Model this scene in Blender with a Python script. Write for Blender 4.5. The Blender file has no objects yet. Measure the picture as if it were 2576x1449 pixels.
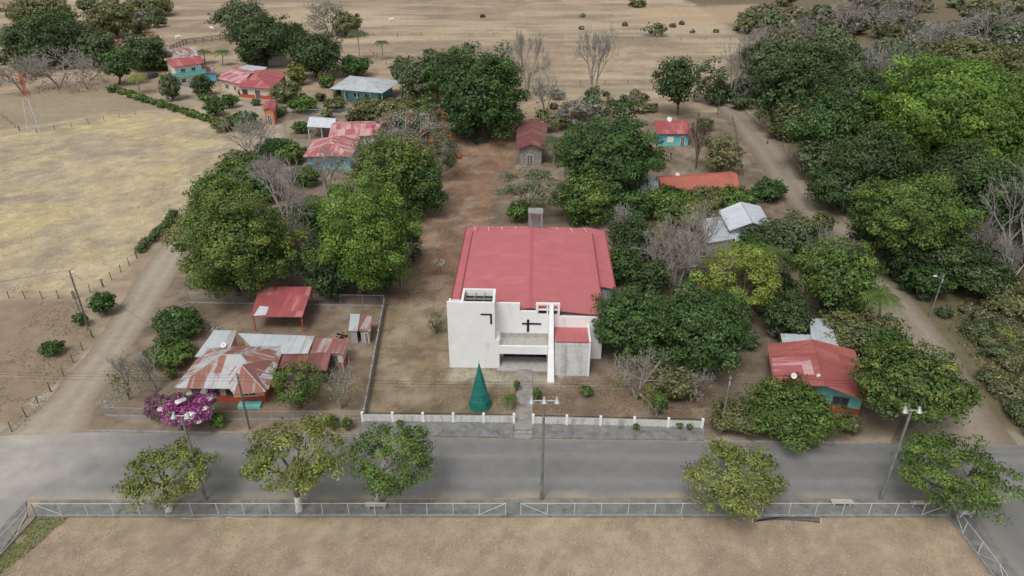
import bpy, math, random
import numpy as np
from mathutils import Vector
rng=np.random.default_rng(7); random.seed(7)
H=50.0; TH=math.radians(29); F=1786.0
CT,ST=math.cos(TH),math.sin(TH)
# ---- survey helper: photogrammetric sightline -> metres on the horizontal plane z
def at(px,py,z=0.0):
    a=(px-1288)/F; b=(py-724.5)/F
    t=(H-z)/(ST+b*CT)
    return Vector((a*t,t*(CT-b*ST),z))
def pxm(p): return F/(p[1]*CT+(H-p[2])*ST)
def zat(p,py): return H-p[1]*math.tan(TH+math.atan((py-724.5)/F))
def lin(r,g,b,k=1.0):
    f=lambda c:(c/255/12.92 if c<10 else ((c/255+.055)/1.055)**2.4)*k
    return (f(r),f(g),f(b))
scene=bpy.context.scene
COL=scene.collection
# ================= materials =================
def newmat(name):
    m=bpy.data.materials.new(name); m.use_nodes=True
    nt=m.node_tree; nt.nodes.clear()
    out=nt.nodes.new('ShaderNodeOutputMaterial')
    b=nt.nodes.new('ShaderNodeBsdfPrincipled')
    nt.links.new(b.outputs[0],out.inputs[0])
    return m,nt,b,out
def noise(nt,scale,detail=4,vec=None,rough=.55):
    n=nt.nodes.new('ShaderNodeTexNoise'); n.inputs['Scale'].default_value=scale
    n.inputs['Detail'].default_value=detail; n.inputs['Roughness'].default_value=rough
    if vec is not None: nt.links.new(vec,n.inputs['Vector'])
    return n.outputs['Fac']
def ramp(nt,fac,stops):
    r=nt.nodes.new('ShaderNodeValToRGB'); e=r.color_ramp.elements
    while len(e)<len(stops): e.new(.5)
    for el,(p,c) in zip(e,stops):
        el.position=p; el.color=(*c,1) if hasattr(c,'__len__') else (c,c,c,1)
    nt.links.new(fac,r.inputs[0]); return r.outputs[0]
def mix(nt,a,b,fac,mode='MIX'):
    m=nt.nodes.new('ShaderNodeMix'); m.data_type='RGBA'; m.blend_type=mode
    for s,v in ((m.inputs[0],fac),(m.inputs[6],a),(m.inputs[7],b)):
        if isinstance(v,bpy.types.NodeSocket): nt.links.new(v,s)
        elif hasattr(v,'__len__'): s.default_value=(*v,1)
        else: s.default_value=v
    return m.outputs[2]
def coord(nt,which='Object',scale=None):
    t=nt.nodes.new('ShaderNodeTexCoord'); o=t.outputs[which]
    if scale:
        m=nt.nodes.new('ShaderNodeMapping'); m.inputs['Scale'].default_value=scale
        nt.links.new(o,m.inputs[0]); o=m.outputs[0]
    return o
def bump(nt,b,h,strength=.3,dist=.05):
    n=nt.nodes.new('ShaderNodeBump'); n.inputs['Strength'].default_value=strength; n.inputs['Distance'].default_value=dist
    nt.links.new(h,n.inputs['Height']); nt.links.new(n.outputs[0],b.inputs['Normal'])
def m_plain(name,c,rough=.8,var=.25,sc=3,metal=0,stain=None,stain_t=.55):
    m,nt,b,o=newmat(name); v=coord(nt)
    f=noise(nt,sc,6,v)
    g=ramp(nt,f,[(.3,1-var),(.7,1+var*.6)])
    col=mix(nt,c,g,1.0,'MULTIPLY')
    if stain:
        v2=coord(nt,'Object',(1,1,.22))
        s=ramp(nt,noise(nt,.9,8,v2,.7),[(stain_t,0),(stain_t+.14,1)])
        col=mix(nt,col,stain,s)
    nt.links.new(col,b.inputs['Base Color']); b.inputs['Roughness'].default_value=rough; b.inputs['Metallic'].default_value=metal
    b.inputs['Specular IOR Level'].default_value=.25
    return m
def m_roof(name,c,c2=None,t=.5,rib=1.1,rough=.65,seam=.5,stretch=.12,vary=.09,line_k=.6):
    """corrugated sheet: ribs across U, per-sheet variation, weather stains / rust running down V"""
    m,nt,b,o=newmat(name); uv=coord(nt,'UV')
    sep=nt.nodes.new('ShaderNodeSeparateXYZ'); nt.links.new(uv,sep.inputs[0])
    def math_(op,a,bv):
        n=nt.nodes.new('ShaderNodeMath'); n.operation=op
        for s,v in zip(n.inputs,(a,bv)):
            if isinstance(v,bpy.types.NodeSocket): nt.links.new(v,s)
            else: s.default_value=v
        return n.outputs[0]
    sh=math_('FLOOR',math_('DIVIDE',sep.outputs[0],rib),0)
    shv=math_('FLOOR',math_('DIVIDE',sep.outputs[1],3.6),0)
    cb=nt.nodes.new('ShaderNodeCombineXYZ'); nt.links.new(sh,cb.inputs[0]); nt.links.new(shv,cb.inputs[1])
    wn=nt.nodes.new('ShaderNodeTexWhiteNoise'); wn.noise_dimensions='3D'; nt.links.new(cb.outputs[0],wn.inputs['Vector'])
    tone=ramp(nt,wn.outputs['Value'],[(0,1-vary),(1,1+vary*.7)])
    col=mix(nt,c,tone,1.0,'MULTIPLY')
    if c2:
        mp=nt.nodes.new('ShaderNodeMapping'); mp.inputs['Scale'].default_value=(1,stretch,1); nt.links.new(uv,mp.inputs[0])
        n1=noise(nt,1.3,8,mp.outputs[0],.7)
        ad=math_('ADD',n1,math_('MULTIPLY',math_('SUBTRACT',wn.outputs['Value'],.5),.28))
        col=mix(nt,col,c2,ramp(nt,ad,[(t-.06,0),(t+.08,1)]))
    g=ramp(nt,noise(nt,.5,6,uv,.65),[(.3,.90),(.7,1.07)])
    col=mix(nt,col,g,1.0,'MULTIPLY')
    fr=math_('FRACT',math_('DIVIDE',sep.outputs[0],seam),0)
    line=ramp(nt,fr,[(0,.78),(.1,1.0),(.9,1.0),(1,.78)])
    col=mix(nt,col,line,line_k,'MULTIPLY')
    nt.links.new(col,b.inputs['Base Color']); b.inputs['Roughness'].default_value=rough
    b.inputs['Specular IOR Level'].default_value=.35
    w=math_('SINE',math_('MULTIPLY',sep.outputs[0],2*math.pi/.25),0)
    bump(nt,b,w,.3,.02)
    return m
def m_vcol(name,var=.3,sc=1.5,rough=.95,fine=12,bs=.4,extra=None):
    m,nt,b,o=newmat(name); v=coord(nt)
    a=nt.nodes.new('ShaderNodeAttribute'); a.attribute_name='Col'
    n1=noise(nt,sc,8,v,.65); n2=noise(nt,fine,5,v,.7)
    g=ramp(nt,n1,[(.3,1-var),(.7,1+var)])
    col=mix(nt,a.outputs['Color'],g,1.0,'MULTIPLY')
    g2=ramp(nt,n2,[(.28,1-var),(.72,1+var*.9)])
    col=mix(nt,col,g2,1.0,'MULTIPLY')
    if extra:
        for (s,t0,c,st,am_) in extra:
            vv=coord(nt,'Object',st) if st else v
            col=mix(nt,col,c,ramp(nt,noise(nt,s,7,vv,.7),[(t0,0),(t0+.12,am_)]))
    nt.links.new(col,b.inputs['Base Color']); b.inputs['Roughness'].default_value=rough
    b.inputs['Specular IOR Level'].default_value=.15
    bump(nt,b,n2,bs,.08)
    return m
def m_leaf():
    m,nt,b,o=newmat('foliage')
    a=nt.nodes.new('ShaderNodeAttribute'); a.attribute_name='Col'
    nt.links.new(a.outputs['Color'],b.inputs['Base Color']); b.inputs['Roughness'].default_value=.5
    b.inputs['Specular IOR Level'].default_value=.3
    tr=nt.nodes.new('ShaderNodeBsdfTranslucent'); nt.links.new(a.outputs['Color'],tr.inputs[0])
    mx=nt.nodes.new('ShaderNodeMixShader'); mx.inputs[0].default_value=.25
    nt.links.new(b.outputs[0],mx.inputs[1]); nt.links.new(tr.outputs[0],mx.inputs[2]); nt.links.new(mx.outputs[0],o.inputs[0])
    return m
def m_mesh():
    m,nt,b,o=newmat('chain_link'); uv=coord(nt,'UV')
    b.inputs['Base Color'].default_value=(.40,.41,.41,1); b.inputs['Metallic'].default_value=.2; b.inputs['Roughness'].default_value=.5
    sep=nt.nodes.new('ShaderNodeSeparateXYZ'); nt.links.new(uv,sep.inputs[0])
    outs=[]
    for op in ('ADD','SUBTRACT'):
        n=nt.nodes.new('ShaderNodeMath'); n.operation=op; nt.links.new(sep.outputs[0],n.inputs[0]); nt.links.new(sep.outputs[1],n.inputs[1])
        d=nt.nodes.new('ShaderNodeMath'); d.operation='DIVIDE'; nt.links.new(n.outputs[0],d.inputs[0]); d.inputs[1].default_value=.085
        f=nt.nodes.new('ShaderNodeMath'); f.operation='FRACT'; nt.links.new(d.outputs[0],f.inputs[0])
        l=nt.nodes.new('ShaderNodeMath'); l.operation='LESS_THAN'; nt.links.new(f.outputs[0],l.inputs[0]); l.inputs[1].default_value=.05
        outs.append(l.outputs[0])
    mxx=nt.nodes.new('ShaderNodeMath'); mxx.operation='MAXIMUM'; nt.links.new(outs[0],mxx.inputs[0]); nt.links.new(outs[1],mxx.inputs[1])
    tr=nt.nodes.new('ShaderNodeBsdfTransparent'); ms=nt.nodes.new('ShaderNodeMixShader')
    nt.links.new(mxx.outputs[0],ms.inputs[0]); nt.links.new(tr.outputs[0],ms.inputs[1]); nt.links.new(b.outputs[0],ms.inputs[2]); nt.links.new(ms.outputs[0],o.inputs[0])
    return m
M={}
M['leaf']=m_leaf(); M['mesh']=m_mesh()
M['bark']=m_plain('bark',(.15,.125,.10),.95,.4,4)
M['greybark']=m_plain('pale_bark',(.36,.33,.30),.95,.3,4)
M['lime']=m_plain('lime_paint',(.72,.72,.70),.9,.1,3)
M['white']=m_plain('white_stucco',(.79,.79,.785),.85,.04,1.2,0,(.60,.59,.57),.60)
M['white2']=m_plain('stained_stucco',(.62,.62,.61),.85,.1,2,0,(.36,.36,.35),.50)
M['conc']=m_plain('concrete',(.30,.29,.27),.9,.25,2,0,(.16,.155,.145),.55)
M['concl']=m_plain('pale_concrete',(.42,.40,.37),.9,.2,3,0,(.25,.24,.22),.6)
M['black']=m_plain('black_paint',(.012,.012,.012),.6,.1)
M['dark']=m_plain('dark_opening',(.02,.02,.022),.6,.1)
M['glass']=m_plain('window_glass',(.05,.06,.07),.15,.1)
M['metal']=m_plain('galvanised',(.42,.43,.44),.45,.1,5,.3)
M['wpost']=m_plain('white_post',(.58,.58,.57),.6,.1)
M['wood']=m_plain('weathered_wood',(.16,.14,.125),.95,.4,3)
M['woodwall']=m_plain('plank_wall',(.30,.27,.25),.95,.35,3)
M['pole']=m_plain('old_concrete_pole',(.20,.21,.19),.9,.3,1.5,0,(.12,.14,.09),.55)
M['peach']=m_plain('peach_wall',(.75,.46,.32),.85,.1)
M['red']=m_plain('red_paint',(.45,.095,.06),.8,.2)
M['orange']=m_plain('orange_wall',(.56,.21,.11),.8,.15)
M['teal']=m_plain('turquoise_paint',(.18,.52,.48),.8,.12)
M['blue']=m_plain('blue_paint',(.14,.42,.53),.8,.12)
M['cream']=m_plain('cream_wall',(.64,.54,.45),.85,.12)
M['grey']=m_plain('grey_wall',(.38,.38,.37),.9,.15)
M['net']=m_plain('green_net',(.022,.17,.135),.8,.3,5)
M['net2']=m_plain('green_net_band',(.04,.24,.19),.8,.2,5)
M['tyre']=m_plain('rubber',(.02,.02,.02),.8,.1)
M['carpaint']=m_plain('grey_car_paint',(.08,.09,.11),.3,.05)
M['pipe']=m_plain('black_pipe',(.02,.022,.03),.4,.1)
M['hide']=m_plain('white_hide',(.76,.72,.66),.9,.12)
R_church=m_roof('church_roof_sheet',lin(184,106,109),lin(190,118,120),.66,1.0,.6,1.0,.1,.03,.25)
R_red=m_roof('red_roof',lin(162,84,86),lin(184,122,120),.60)
R_pink=m_roof('faded_red_roof',lin(172,98,102),lin(196,158,156),.50)
R_orange=m_roof('orange_roof',lin(174,102,86),lin(156,90,76),.6)
R_brown=m_roof('maroon_roof',lin(120,76,74),lin(144,96,88),.55)
R_rust=m_roof('rusty_tin_roof',lin(182,182,184),lin(144,98,84),.49)
R_rust2=m_roof('very_rusty_roof',lin(142,94,88),lin(165,155,152),.58)
R_tin=m_roof('tin_roof',lin(178,184,188),lin(158,150,142),.62)
R_white=m_roof('white_roof',lin(200,205,211),lin(188,192,197),.55)
R_redw=m_roof('sunbleached_red_roof',lin(156,86,80),lin(168,102,94),.55)
# ================= mesh builder =================
class MB:
    def __init__(s): s.v=[];s.f=[];s.m=[];s.mats=[]
    def mi(s,m):
        m=M[m] if isinstance(m,str) else m
        if m not in s.mats: s.mats.append(m)
        return s.mats.index(m)
    def poly(s,pts,m):
        n=len(s.v); s.v+= [tuple(p) for p in pts]; s.f.append(tuple(range(n,n+len(pts)))); s.m.append(s.mi(m))
    def slab(s,pts,th,m,d=None):
        pts=[Vector(p) for p in pts]; d=Vector((0,0,-th)) if d is None else Vector(d)*th
        q=[p+d for p in pts]; s.poly(pts,m); s.poly(q[::-1],m)
        for i in range(len(pts)):
            j=(i+1)%len(pts); s.poly([pts[i],q[i],q[j],pts[j]],m)
    def box(s,x0,x1,y0,y1,z0,z1,m,tf=None):
        c=[(x0,y0,z0),(x1,y0,z0),(x1,y1,z0),(x0,y1,z0),(x0,y0,z1),(x1,y0,z1),(x1,y1,z1),(x0,y1,z1)]
        if tf: c=[tf(*p) for p in c]
        n=len(s.v); s.v+=[tuple(p) for p in c]; k=s.mi(m)
        for f in ((3,2,1,0),(4,5,6,7),(0,1,5,4),(1,2,6,5),(2,3,7,6),(3,0,4,7)):
            s.f.append(tuple(n+i for i in f)); s.m.append(k)
    def tube(s,p0,p1,r0,r1,m,n=6,cap=True):
        p0=Vector(p0);p1=Vector(p1); d=(p1-p0)
        if d.length<1e-6: return
        d.normalize(); a=d.orthogonal().normalized(); b=d.cross(a)
        k=s.mi(m); i0=len(s.v)
        for p,r in ((p0,r0),(p1,r1)):
            for i in range(n):
                t=2*math.pi*i/n; s.v.append(tuple(p+a*math.cos(t)*r+b*math.sin(t)*r))
        for i in range(n):
            j=(i+1)%n; s.f.append((i0+i,i0+j,i0+n+j,i0+n+i)); s.m.append(k)
        if cap:
            s.f.append(tuple(i0+i for i in range(n))[::-1]); s.m.append(k)
            s.f.append(tuple(i0+n+i for i in range(n))); s.m.append(k)
    def path(s,pts,r,m,n=5):
        for a,b in zip(pts,pts[1:]): s.tube(a,b,r,r,m,n)
    def build(s,name,parent=None):
        me=bpy.data.meshes.new(name); me.from_pydata(s.v,[],s.f)
        for m in s.mats: me.materials.append(m)
        me.polygons.foreach_set('material_index',s.m)
        uv=me.uv_layers.new(name='UVMap').data
        Z=Vector((0,0,1)); me.update()
        arr=np.zeros(len(me.loops)*2)
        for p in me.polygons:
            nrm=p.normal; e=nrm.cross(Z)
            if e.length<.02: e=Vector((1,0,0))
            e.normalize(); g=nrm.cross(e)
            for li in p.loop_indices:
                co=me.vertices[me.loops[li].vertex_index].co
                arr[2*li]=co.dot(e); arr[2*li+1]=co.dot(g)
        uv.foreach_set('uv',arr)
        ob=bpy.data.objects.new(name,me); COL.objects.link(ob)
        if parent: ob.parent=parent
        return ob
class Group:
    def __init__(s,name): s.name=name; s.p={}
    def __getitem__(s,k):
        if k not in s.p: s.p[k]=MB()
        return s.p[k]
    def build(s):
        e=bpy.data.objects.new(s.name,None); COL.objects.link(e); e.empty_display_size=.5
        for k,b in s.p.items():
            if b.f: b.build(k,e)
        return e
def quadmesh(name,V,Fq,C,mi,mats):
    V=np.asarray(V,dtype=np.float32); Fq=np.asarray(Fq,dtype=np.int32)
    me=bpy.data.meshes.new(name); me.vertices.add(len(V)); me.vertices.foreach_set('co',V.ravel())
    me.loops.add(Fq.size); me.loops.foreach_set('vertex_index',Fq.ravel())
    me.polygons.add(len(Fq)); me.polygons.foreach_set('loop_start',np.arange(0,Fq.size,4,dtype=np.int32))
    for m in mats: me.materials.append(m)
    if mi is not None: me.polygons.foreach_set('material_index',np.asarray(mi,dtype=np.int32))
    me.update(calc_edges=True)
    if C is not None:
        ca=me.color_attributes.new('Col','FLOAT_COLOR','POINT')
        c4=np.ones((len(V),4),dtype=np.float32); c4[:,:3]=C; ca.data.foreach_set('color',c4.ravel())
    ob=bpy.data.objects.new(name,me); COL.objects.link(ob); return ob
# ================= value noise =================
_lat=rng.random((256,256))
def vn(x,y,s,o=0):
    x=np.asarray(x)/s+o*17.3+1000; y=np.asarray(y)/s+o*9.1+1000
    xi=np.floor(x).astype(int); yi=np.floor(y).astype(int); fx=x-xi; fy=y-yi
    fx=fx*fx*(3-2*fx); fy=fy*fy*(3-2*fy)
    g=lambda a,b:_lat[a%256,b%256]
    return (g(xi,yi)*(1-fx)+g(xi+1,yi)*fx)*(1-fy)+(g(xi,yi+1)*(1-fx)+g(xi+1,yi+1)*fx)*fy
def fbm(x,y,s,o=0):
    return (vn(x,y,s,o)+.5*vn(x,y,s/2.1,o+1)+.25*vn(x,y,s/4.3,o+2)+.12*vn(x,y,s/9,o+3))/1.87
def inpoly_sd(X,Y,poly):
    d=np.full(X.shape,1e9); ins=np.zeros(X.shape,bool); n=len(poly)
    for i in range(n):
        x0,y0=poly[i]; x1,y1=poly[(i+1)%n]
        ex,ey=x1-x0,y1-y0; L=ex*ex+ey*ey+1e-9
        t=np.clip(((X-x0)*ex+(Y-y0)*ey)/L,0,1)
        d=np.minimum(d,np.hypot(X-x0-t*ex,Y-y0-t*ey))
        c=((y0>Y)!=(y1>Y))&(X<(x1-x0)*(Y-y0)/((y1-y0) if abs(y1-y0)>1e-9 else 1e-9)+x0)
        ins^=c
    return np.where(ins,d,-d)
def zmask(X,Y,pix,w):
    poly=[(at(a,b).x,at(a,b).y) for a,b in pix]
    sd=inpoly_sd(X,Y,poly)+(fbm(X,Y,4*max(w,.6),5)-.5)*w*3.2
    t=np.clip(sd/w*.5+.5,0,1); return (t*t*(3-2*t))
# ================= ground =================
def axis(lo,hi,st,far,gr):
    a=list(np.arange(lo,hi,st)); s=st
    while a[-1]<far: s*=gr; a.append(a[-1]+s)
    return a
ys=np.array(sorted(set([-400,-200,-80,-30,0,8]+axis(14,95,.5,2500,1.015))))
xp=axis(0,60,.5,2200,1.02); xs=np.array([-v for v in xp[:0:-1]]+xp)
X,Y=np.meshgrid(xs,ys); Xf,Yf=X.ravel(),Y.ravel()
C=np.tile(np.array(lin(166,145,124)),(Xf.size,1))
C*= (0.80+.40*fbm(Xf,Yf,22,3))[:,None]
def blend(k,c):
    global C
    k=k[:,None]; C=C*(1-k)+np.array(lin(*c))*k
blend(np.clip((fbm(Xf,Yf,40,8)-.5)*4,0,1),(180,158,134))
blend(np.clip((fbm(Xf,Yf*2.2,30,11)-.52)*5,0,.8),(142,127,112))
blend(np.clip((fbm(Xf*.5,Yf*3,14,71)-.54)*6,0,.65),(146,128,110))
blend(np.clip((fbm(Xf,Yf*1.6,7,75)-.56)*7,0,.5),(132,120,104))
blend(np.clip((fbm(Xf*.4,Yf*2.5,20,78)-.56)*7,0,.6),(190,172,148))
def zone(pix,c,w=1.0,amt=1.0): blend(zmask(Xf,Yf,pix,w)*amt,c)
def patch(mask,s,o,thr,gain,mx_,c): blend(mask*np.clip((fbm(Xf,Yf,s,o)-thr)*gain,0,mx_),c)
VP=[(440,570),(640,400),(700,250),(1000,240),(1300,330),(1840,280),(1900,380),(2160,640),(2330,900),(2420,1080),(2300,1108),(100,1085),(200,1000),(330,780)]
zone(VP,(134,119,105),1.5)
LF=[(-700,360),(0,330),(250,290),(430,285),(570,320),(650,385),(520,440),(470,520),(430,565),(330,665),(190,745),(-500,745)]
zone(LF,(184,168,138),1.5)
fm=zmask(Xf,Yf,LF,1.5)
patch(fm,14,27,.48,5,.7,(194,174,130)); patch(fm,9,21,.48,6,.75,(162,148,134)); patch(fm,3.5,23,.50,6,.5,(170,152,124)); patch(fm,5,29,.56,7,.65,(148,133,122)); patch(fm,2,33,.56,8,.4,(206,190,156))
zone([(-500,250),(0,235),(330,225),(420,275),(250,288),(0,325),(-500,345)],(154,138,116),1.5,.8)
zone([(-500,752),(185,752),(235,850),(150,960),(60,1070),(-300,1080)],(148,129,111),1.0)
zone([(1130,350),(1290,330),(1300,410),(1240,470),(1240,560),(1180,570),(1150,740),(1140,790),(990,760),(1060,600),(1130,500)],(146,116,96),1.2)
zone([(1150,340),(1290,330),(1290,390),(1170,400)],(162,132,108),1.2)
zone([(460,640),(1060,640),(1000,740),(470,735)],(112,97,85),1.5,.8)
CL=[(965,770),(1135,760),(1135,930),(1300,930),(1290,1035),(925,1035)]
zone(CL,(154,137,115),1.0)
zone([(1010,800),(1135,790),(1120,900),(960,960)],(140,132,98),2.0,.4)
cm=zmask(Xf,Yf,CL,1.0); patch(cm,3,51,.5,6,.6,(130,118,92)); patch(cm,2,53,.54,7,.6,(172,158,138)); patch(cm,4,55,.52,6,.5,(142,116,94))
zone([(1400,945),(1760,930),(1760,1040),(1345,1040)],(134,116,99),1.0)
zone([(1130,928),(1520,945),(1520,975),(1130,960)],(172,164,152),.8,.8)
zone([(1010,700),(1120,690),(1130,800),(1040,820)],(166,148,130),1.2,.6)
zone([(480,770),(965,770),(935,960),(880,1035),(300,1030),(400,880)],(140,121,105),1.0)
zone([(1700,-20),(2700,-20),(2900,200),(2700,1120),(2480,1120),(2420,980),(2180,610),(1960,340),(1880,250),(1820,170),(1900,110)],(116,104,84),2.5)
RS=[(2150,560),(2600,560),(2700,1100),(2470,1040),(2330,820)]
zone(RS,(112,104,80),1.5)
vm=zmask(Xf,Yf,VP,1.5); patch(vm,5,81,.52,6,.6,(110,94,80)); patch(vm,3,85,.54,6,.55,(162,146,128)); patch(vm,1.6,87,.56,8,.5,(104,88,74))
PI=[(96,1301),(2380,1301),(2640,1720),(-300,1720)]
zone(PI,(162,142,123),.35)
fp=zmask(Xf,Yf,PI,.35)
patch(fp,6,31,.48,5,.55,(178,157,136)); patch(fp,3,37,.52,6,.55,(144,128,112)); patch(fp,1.6,39,.54,6,.45,(148,136,110)); patch(fp,1.0,41,.56,7,.4,(186,166,144))
zone([(90,1303),(150,1303),(60,1400),(-20,1480),(-80,1480)],(112,110,78),.8,.6)
zone([(-200,1075),(200,1085),(150,1200),(-200,1330)],(160,152,142),1.5)
zone([(2250,1060),(2450,1050),(2600,1110),(2600,1140),(2250,1115)],(150,139,124),1.0)
zone([(1560,20),(1900,10),(2000,60),(1700,70)],(186,162,136),8,.7)
zone([(690,260),(900,265),(880,290),(700,290)],(160,150,138),1.5,.9)
zone([(640,300),(760,300),(700,370),(640,390)],(164,149,130),1.5,.9)
zone([(450,215),(600,245),(560,285),(470,262),(400,235)],(168,154,136),1.5,.9)
n0,n1=Y.shape; idx=np.arange(n0*n1).reshape(n0,n1)
Fq=np.stack([idx[:-1,:-1],idx[:-1,1:],idx[1:,1:],idx[1:,:-1]],-1).reshape(-1,4)
gm=m_vcol('dry_ground',.17,.5,.95,5,.6,extra=[(1.7,.58,lin(122,108,92),None,.6),(4.0,.62,lin(192,174,150),None,.5),(.16,.58,lin(134,120,104),(1,2.2,1),.45)])
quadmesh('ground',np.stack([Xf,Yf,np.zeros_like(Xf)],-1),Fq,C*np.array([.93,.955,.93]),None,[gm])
# ================= road strips =================
def resample(pts,n):
    p=np.array([[q.x,q.y] for q in pts]); d=np.r_[0,np.cumsum(np.hypot(*np.diff(p,axis=0).T))]
    t=np.linspace(0,d[-1],n); return np.stack([np.interp(t,d,p[:,0]),np.interp(t,d,p[:,1])],-1)
def strip(name,A,B,ns,ntt,colf,z,mat,jag=0):
    a=resample([at(*q) for q in A],ns); b=resample([at(*q) for q in B],ns)
    if jag:
        s=np.arange(ns)*.5; a=a+((fbm(s,s*0,3,1)-.5)*jag)[:,None]; b=b+((fbm(s,s*0,3,6)-.5)*jag)[:,None]
    t=np.linspace(0,1,ntt)[None,:,None]; P=a[:,None]*(1-t)+b[:,None]*t
    x,y=P[...,0].ravel(),P[...,1].ravel(); tt=np.tile(np.linspace(0,1,ntt),ns)
    c=colf(x,y,tt); i=np.arange(ns*ntt).reshape(ns,ntt)
    f=np.stack([i[:-1,:-1],i[:-1,1:],i[1:,1:],i[1:,:-1]],-1).reshape(-1,4)
    return quadmesh(name,np.stack([x,y,np.full_like(x,z)],-1),f,c,None,[mat])
def L3(a,b,k): k=np.clip(k,0,1)[:,None]; return a*(1-k)+b*k
am=m_vcol('asphalt',.09,.8,.85,9,.25,extra=[(.35,.58,lin(142,140,136),(.25,2.2,1),.6),(.5,.62,lin(98,98,98),(.2,3,1),.6)])
grm=m_vcol('gravel',.12,1.2,.95,8,.5)
asp=np.array(lin(120,119,118)); dust=np.array(lin(160,149,134)); pale=np.array(lin(170,165,156))
def c_asp(x,y,t):
    c=np.tile(asp,(len(x),1))*(0.93+.14*fbm(x,y*3,8,2))[:,None]
    tr=np.exp(-((t-.3)/.07)**2)+np.exp(-((t-.72)/.07)**2)
    c=L3(c,np.array(lin(138,137,135)),.5*tr)
    e=np.clip((.10-t)/.08,0,1)*.35+np.clip((t-.86)/.12,0,1)*1.1
    c=L3(c,dust,e*(fbm(x,y,2.5,9)*1.7-.35))
    lx=np.exp(-((x+50)/9)**2)*1.3
    c=L3(c,pale,lx*(fbm(x,y,5,14)*1.6-.3)); return c
strip('asphalt_road',[(-420,1082),(200,1087),(700,1094),(1290,1105),(1780,1112),(2240,1116),(2420,1118),(2900,1128)],
      [(-520,1262),(80,1258),(700,1254),(1290,1252),(1900,1252),(2395,1256),(2700,1262)],420,26,c_asp,.004,am)
def c_side(x,y,t):
    c=np.tile(asp*.95,(len(x),1)); e=np.clip((.12-t)/.1,0,1)*.5+np.clip((t-.9)/.1,0,1)*.6
    return L3(c,dust,e)
strip('side_road',[(2398,1250),(2470,1340),(2560,1452),(2700,1640)],[(2860,1240),(2900,1300),(3000,1400),(3250,1640)],120,14,c_side,.008,am)
strip('side_road',[(-330,1250),(-420,1330),(-560,1450),(-800,1640)],[(66,1258),(10,1330),(-85,1450),(-230,1640)],120,14,
      lambda x,y,t:L3(np.tile(asp,(len(x),1)),pale,.55*fbm(x,y,5,3)+.25),.008,am)
def c_grav(base,edge):
    def f(x,y,t):
        c=np.tile(np.array(lin(*base)),(len(x),1))*(.88+.24*fbm(x,y,5,4))[:,None]
        tr=np.exp(-((t-.33)/.08)**2)+np.exp(-((t-.68)/.08)**2)
        c=L3(c,np.array(lin(*[min(255,v+14) for v in base])),.6*tr)
        e=np.clip((.2-t)/.2,0,1)+np.clip((t-.8)/.2,0,1)
        return L3(c,np.array(lin(*edge)),e)
    return f
strip('gravel_road',[(-10,1095),(120,1010),(246,850),(352,690),(430,590),(480,520),(540,455),(640,380),(655,320),(620,285),(500,255),(400,225)],
      [(215,1090),(245,1000),(345,850),(437,700),(500,600),(560,530),(640,465),(730,385),(720,310),(690,272),(560,238),(440,205)],200,14,c_grav((156,145,129),(140,125,108)),.012,grm,.8)
strip('gravel_road',[(2240,1116),(2290,1000),(2255,850),(2165,740),(2075,610),(1960,490),(1885,380),(1842,310),(1800,270),(1730,250)],
      [(2560,1122),(2470,1000),(2400,880),(2280,730),(2185,610),(2050,480),(1970,370),(1900,300),(1850,255),(1760,236)],200,14,c_grav((142,131,117),(120,108,92)),.012,grm,.8)
def flat(name,pix,th,mat,z=0):
    b=MB(); b.slab([at(x,y,z)+Vector((0,0,th)) for x,y in pix],th+.05,mat); return b.build(name)
m_walk=m_plain('pavement_concrete',(.215,.21,.20),.92,.3,1.2,0,(.12,.118,.11),.52)
flat('pavement',[(905,1093),(1292,1103),(1292,1066),(912,1060)],.13,m_walk)
flat('pavement',[(1342,1104),(1770,1109),(1772,1080),(1342,1070)],.13,m_walk)
flat('pavement',[(70,1302),(2392,1302),(2392,1257),(105,1260)],.11,m_walk)
flat('pavement',[(2393,1302),(2500,1449),(2620,1640),(2685,1640),(2560,1449),(2432,1262),(2393,1257)],.115,m_walk)
flat('pavement',[(69,1302),(-40,1449),(-180,1640),(-240,1640),(-90,1449),(20,1310),(66,1262)],.115,m_walk)
flat('footpath',[(1293,1106),(1340,1106),(1341,1000),(1338,932),(1302,932),(1299,1000)],.17,m_plain('path_concrete',(.30,.28,.25),.92,.25,1.5,0,(.2,.185,.165),.5))
b=MB()
for pa,pb in (((220,1086),(903,1095)),((1772,1112),(2235,1117))):
    A=at(*pa);B=at(*pb); b.slab([A,B,B+Vector((0,.2,0)),A+Vector((0,.2,0))],-.12,'conc')
b.build('kerb')
b=MB()
for i in range(3):
    A=at(1294,1104-i*9);B=at(1339,1105-i*9)
    b.slab([A+Vector((0,0,.22+.05*i)),B+Vector((0,0,.22+.05*i)),B+Vector((0,.45,.22+.05*i)),A+Vector((0,.45,.22+.05*i))],.2,'conc')
b.build('concrete_steps')
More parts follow.
